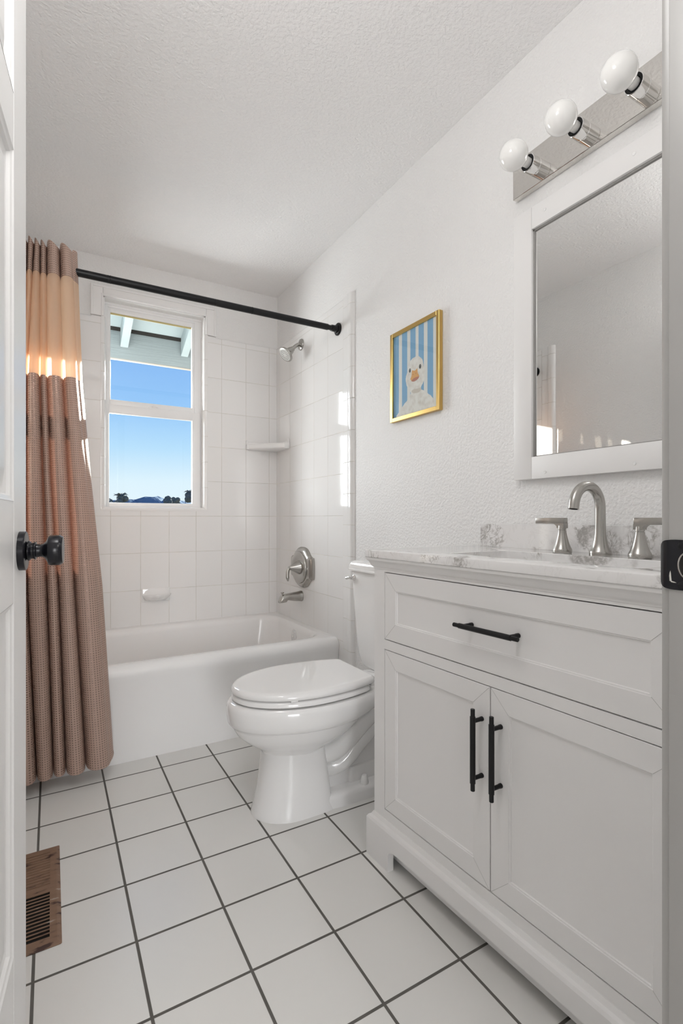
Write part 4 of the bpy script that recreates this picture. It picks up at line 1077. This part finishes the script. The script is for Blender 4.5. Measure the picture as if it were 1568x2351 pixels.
for i in range(-6, 8):
    x = .425 + .395 * i
    bm = BM(); h = .125
    loft(bm, [[(x + u, 3.13, roofz(3.13) - v), (x + u, 3.645, roofz(3.645) - v)] if False else [(x - .024, y_, roofz(y_)), (x + .024, y_, roofz(y_)), (x + .024, y_, roofz(y_) - h), (x - .024, y_, roofz(y_) - h)] for y_ in (3.13, 3.645)]) if False else loft(bm, [[(x - .024, y_, roofz(y_)), (x + .024, y_, roofz(y_)), (x + .024, y_, roofz(y_) - h), (x - .024, y_, roofz(y_) - h)] for y_ in (3.13, 3.645)])
    build('rafter', ep(bm), M_eave, eav)
# far hills and trees
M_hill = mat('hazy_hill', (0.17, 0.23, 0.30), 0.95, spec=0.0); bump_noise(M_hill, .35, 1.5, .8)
M_tree = mat('hazy_tree_foliage', (0.115, 0.145, 0.150), 0.9, spec=0.1); bump_noise(M_tree, 6, .2, 1.0)  # distance haze mixed into the foliage colour
M_tree2 = mat('tree_foliage_light', (0.16, 0.18, 0.165), 0.9, spec=0.1); bump_noise(M_tree2, 6, .2, 1.0)
M_trunk = mat('tree_trunk', (0.10, 0.07, 0.05), 0.9)
def ridge(name, dist, pts, label, m, depth=60):
    bm = BM(); rows = []
    for k in range(7):
        d = dist + depth * k / 6 - depth * .5; hk = math.sin(PI * k / 6)
        rows.append([(x, d + 3 * math.sin(i * 1.7), -14 + (z + 14) * hk) for i, (x, z) in enumerate(pts)])
    loft(bm, rows, closed=False)
    return tag(build(name, bm, m, None, 60), label, 'hill')
hp = []
for i in range(81):
    x = -60 + 2.2 * i
    z = 6.5 + 1.5 * math.exp(-((x - 29) / 6.5) ** 2) + .5 * math.exp(-((x - 11) / 6) ** 2) + 1.4 * math.exp(-((x + 30) / 14) ** 2) + .25 * math.sin(x * 1.3) + .2 * math.sin(x * 2.9 + 1)
    hp.append((x, z))
ridge('hill', 170, hp, 'hazy blue wooded hill on the skyline beyond the window', M_hill, 40)
bm = BM(); box(bm, -200, 260, 5, 400, -6.2, -6.0); struct(build('ground_outside', bm, mat('dry_ground', (0.20, 0.19, 0.15), .95)))
def tree(x, y, ztop, wdt, label, m, n=9, spiky=False, seed=1):
    rnd = random.Random(seed)
    t = thing('tree', label, 'tree', (x, y, -6.0), 'trees beyond the window')
    bm = BM(); tube(bm, [(0, 0, 0), (0.1, 0, (ztop + 6) * .5), (0, 0, (ztop + 6) * .85)], [.35, .28, .12], 8); build('trunk', bm, M_trunk, t, 60)
    bm = BM(); H_ = ztop + 6
    for i in range(n):
        a = rnd.uniform(0, 2 * PI); rr_ = wdt * .5 * rnd.uniform(.1, .75); zz = H_ - wdt * rnd.uniform(.22, .75)
        s = wdt * rnd.uniform(.17, .28)
        if i == 0: a, rr_, zz = 0, 0, H_ - s
        r_ = bmesh.ops.create_icosphere(bm, subdivisions=3, radius=s, matrix=Matrix.Translation((rr_ * math.cos(a), rr_ * math.sin(a), zz)))
        for v in r_['verts']: v.co += Vector((rnd.uniform(-1, 1), rnd.uniform(-1, 1), rnd.uniform(-1, 1))) * s * .16
    if spiky:
        for i in range(16):
            a = 2 * PI * i / 16; zb_ = H_ - wdt * .2
            tube(bm, [(0, 0, zb_), (wdt * .28 * math.cos(a), wdt * .28 * math.sin(a), zb_ + wdt * rnd.uniform(.15, .3)), (wdt * .5 * math.cos(a), wdt * .5 * math.sin(a), zb_ + wdt * rnd.uniform(-.1, .25))], [wdt * .05, wdt * .04, .01], 5)
    build('crown', bm, m, t, 60)
tree(11.7, 60, 3.60, 1.3, 'dark round tree at the left end of the far tree clump', M_tree, 10, False, 2)
tree(12.9, 63, 3.60, 1.3, 'grey-green bushy tree in the middle of the far tree clump', M_tree2, 10, False, 3)
tree(14.2, 60, 4.20, 1.5, 'spiky-topped tall tree at the right end of the far tree clump', M_tree, 8, True, 4)
tree(6.1, 55, 3.45, 1.4, 'small spiky tree on the skyline at lower left of the window', M_tree2, 6, True, 5)
tree(6.8, 75, 3.75, 2.6, 'low dark tree on the skyline left of the hill', M_tree, 7, False, 6)
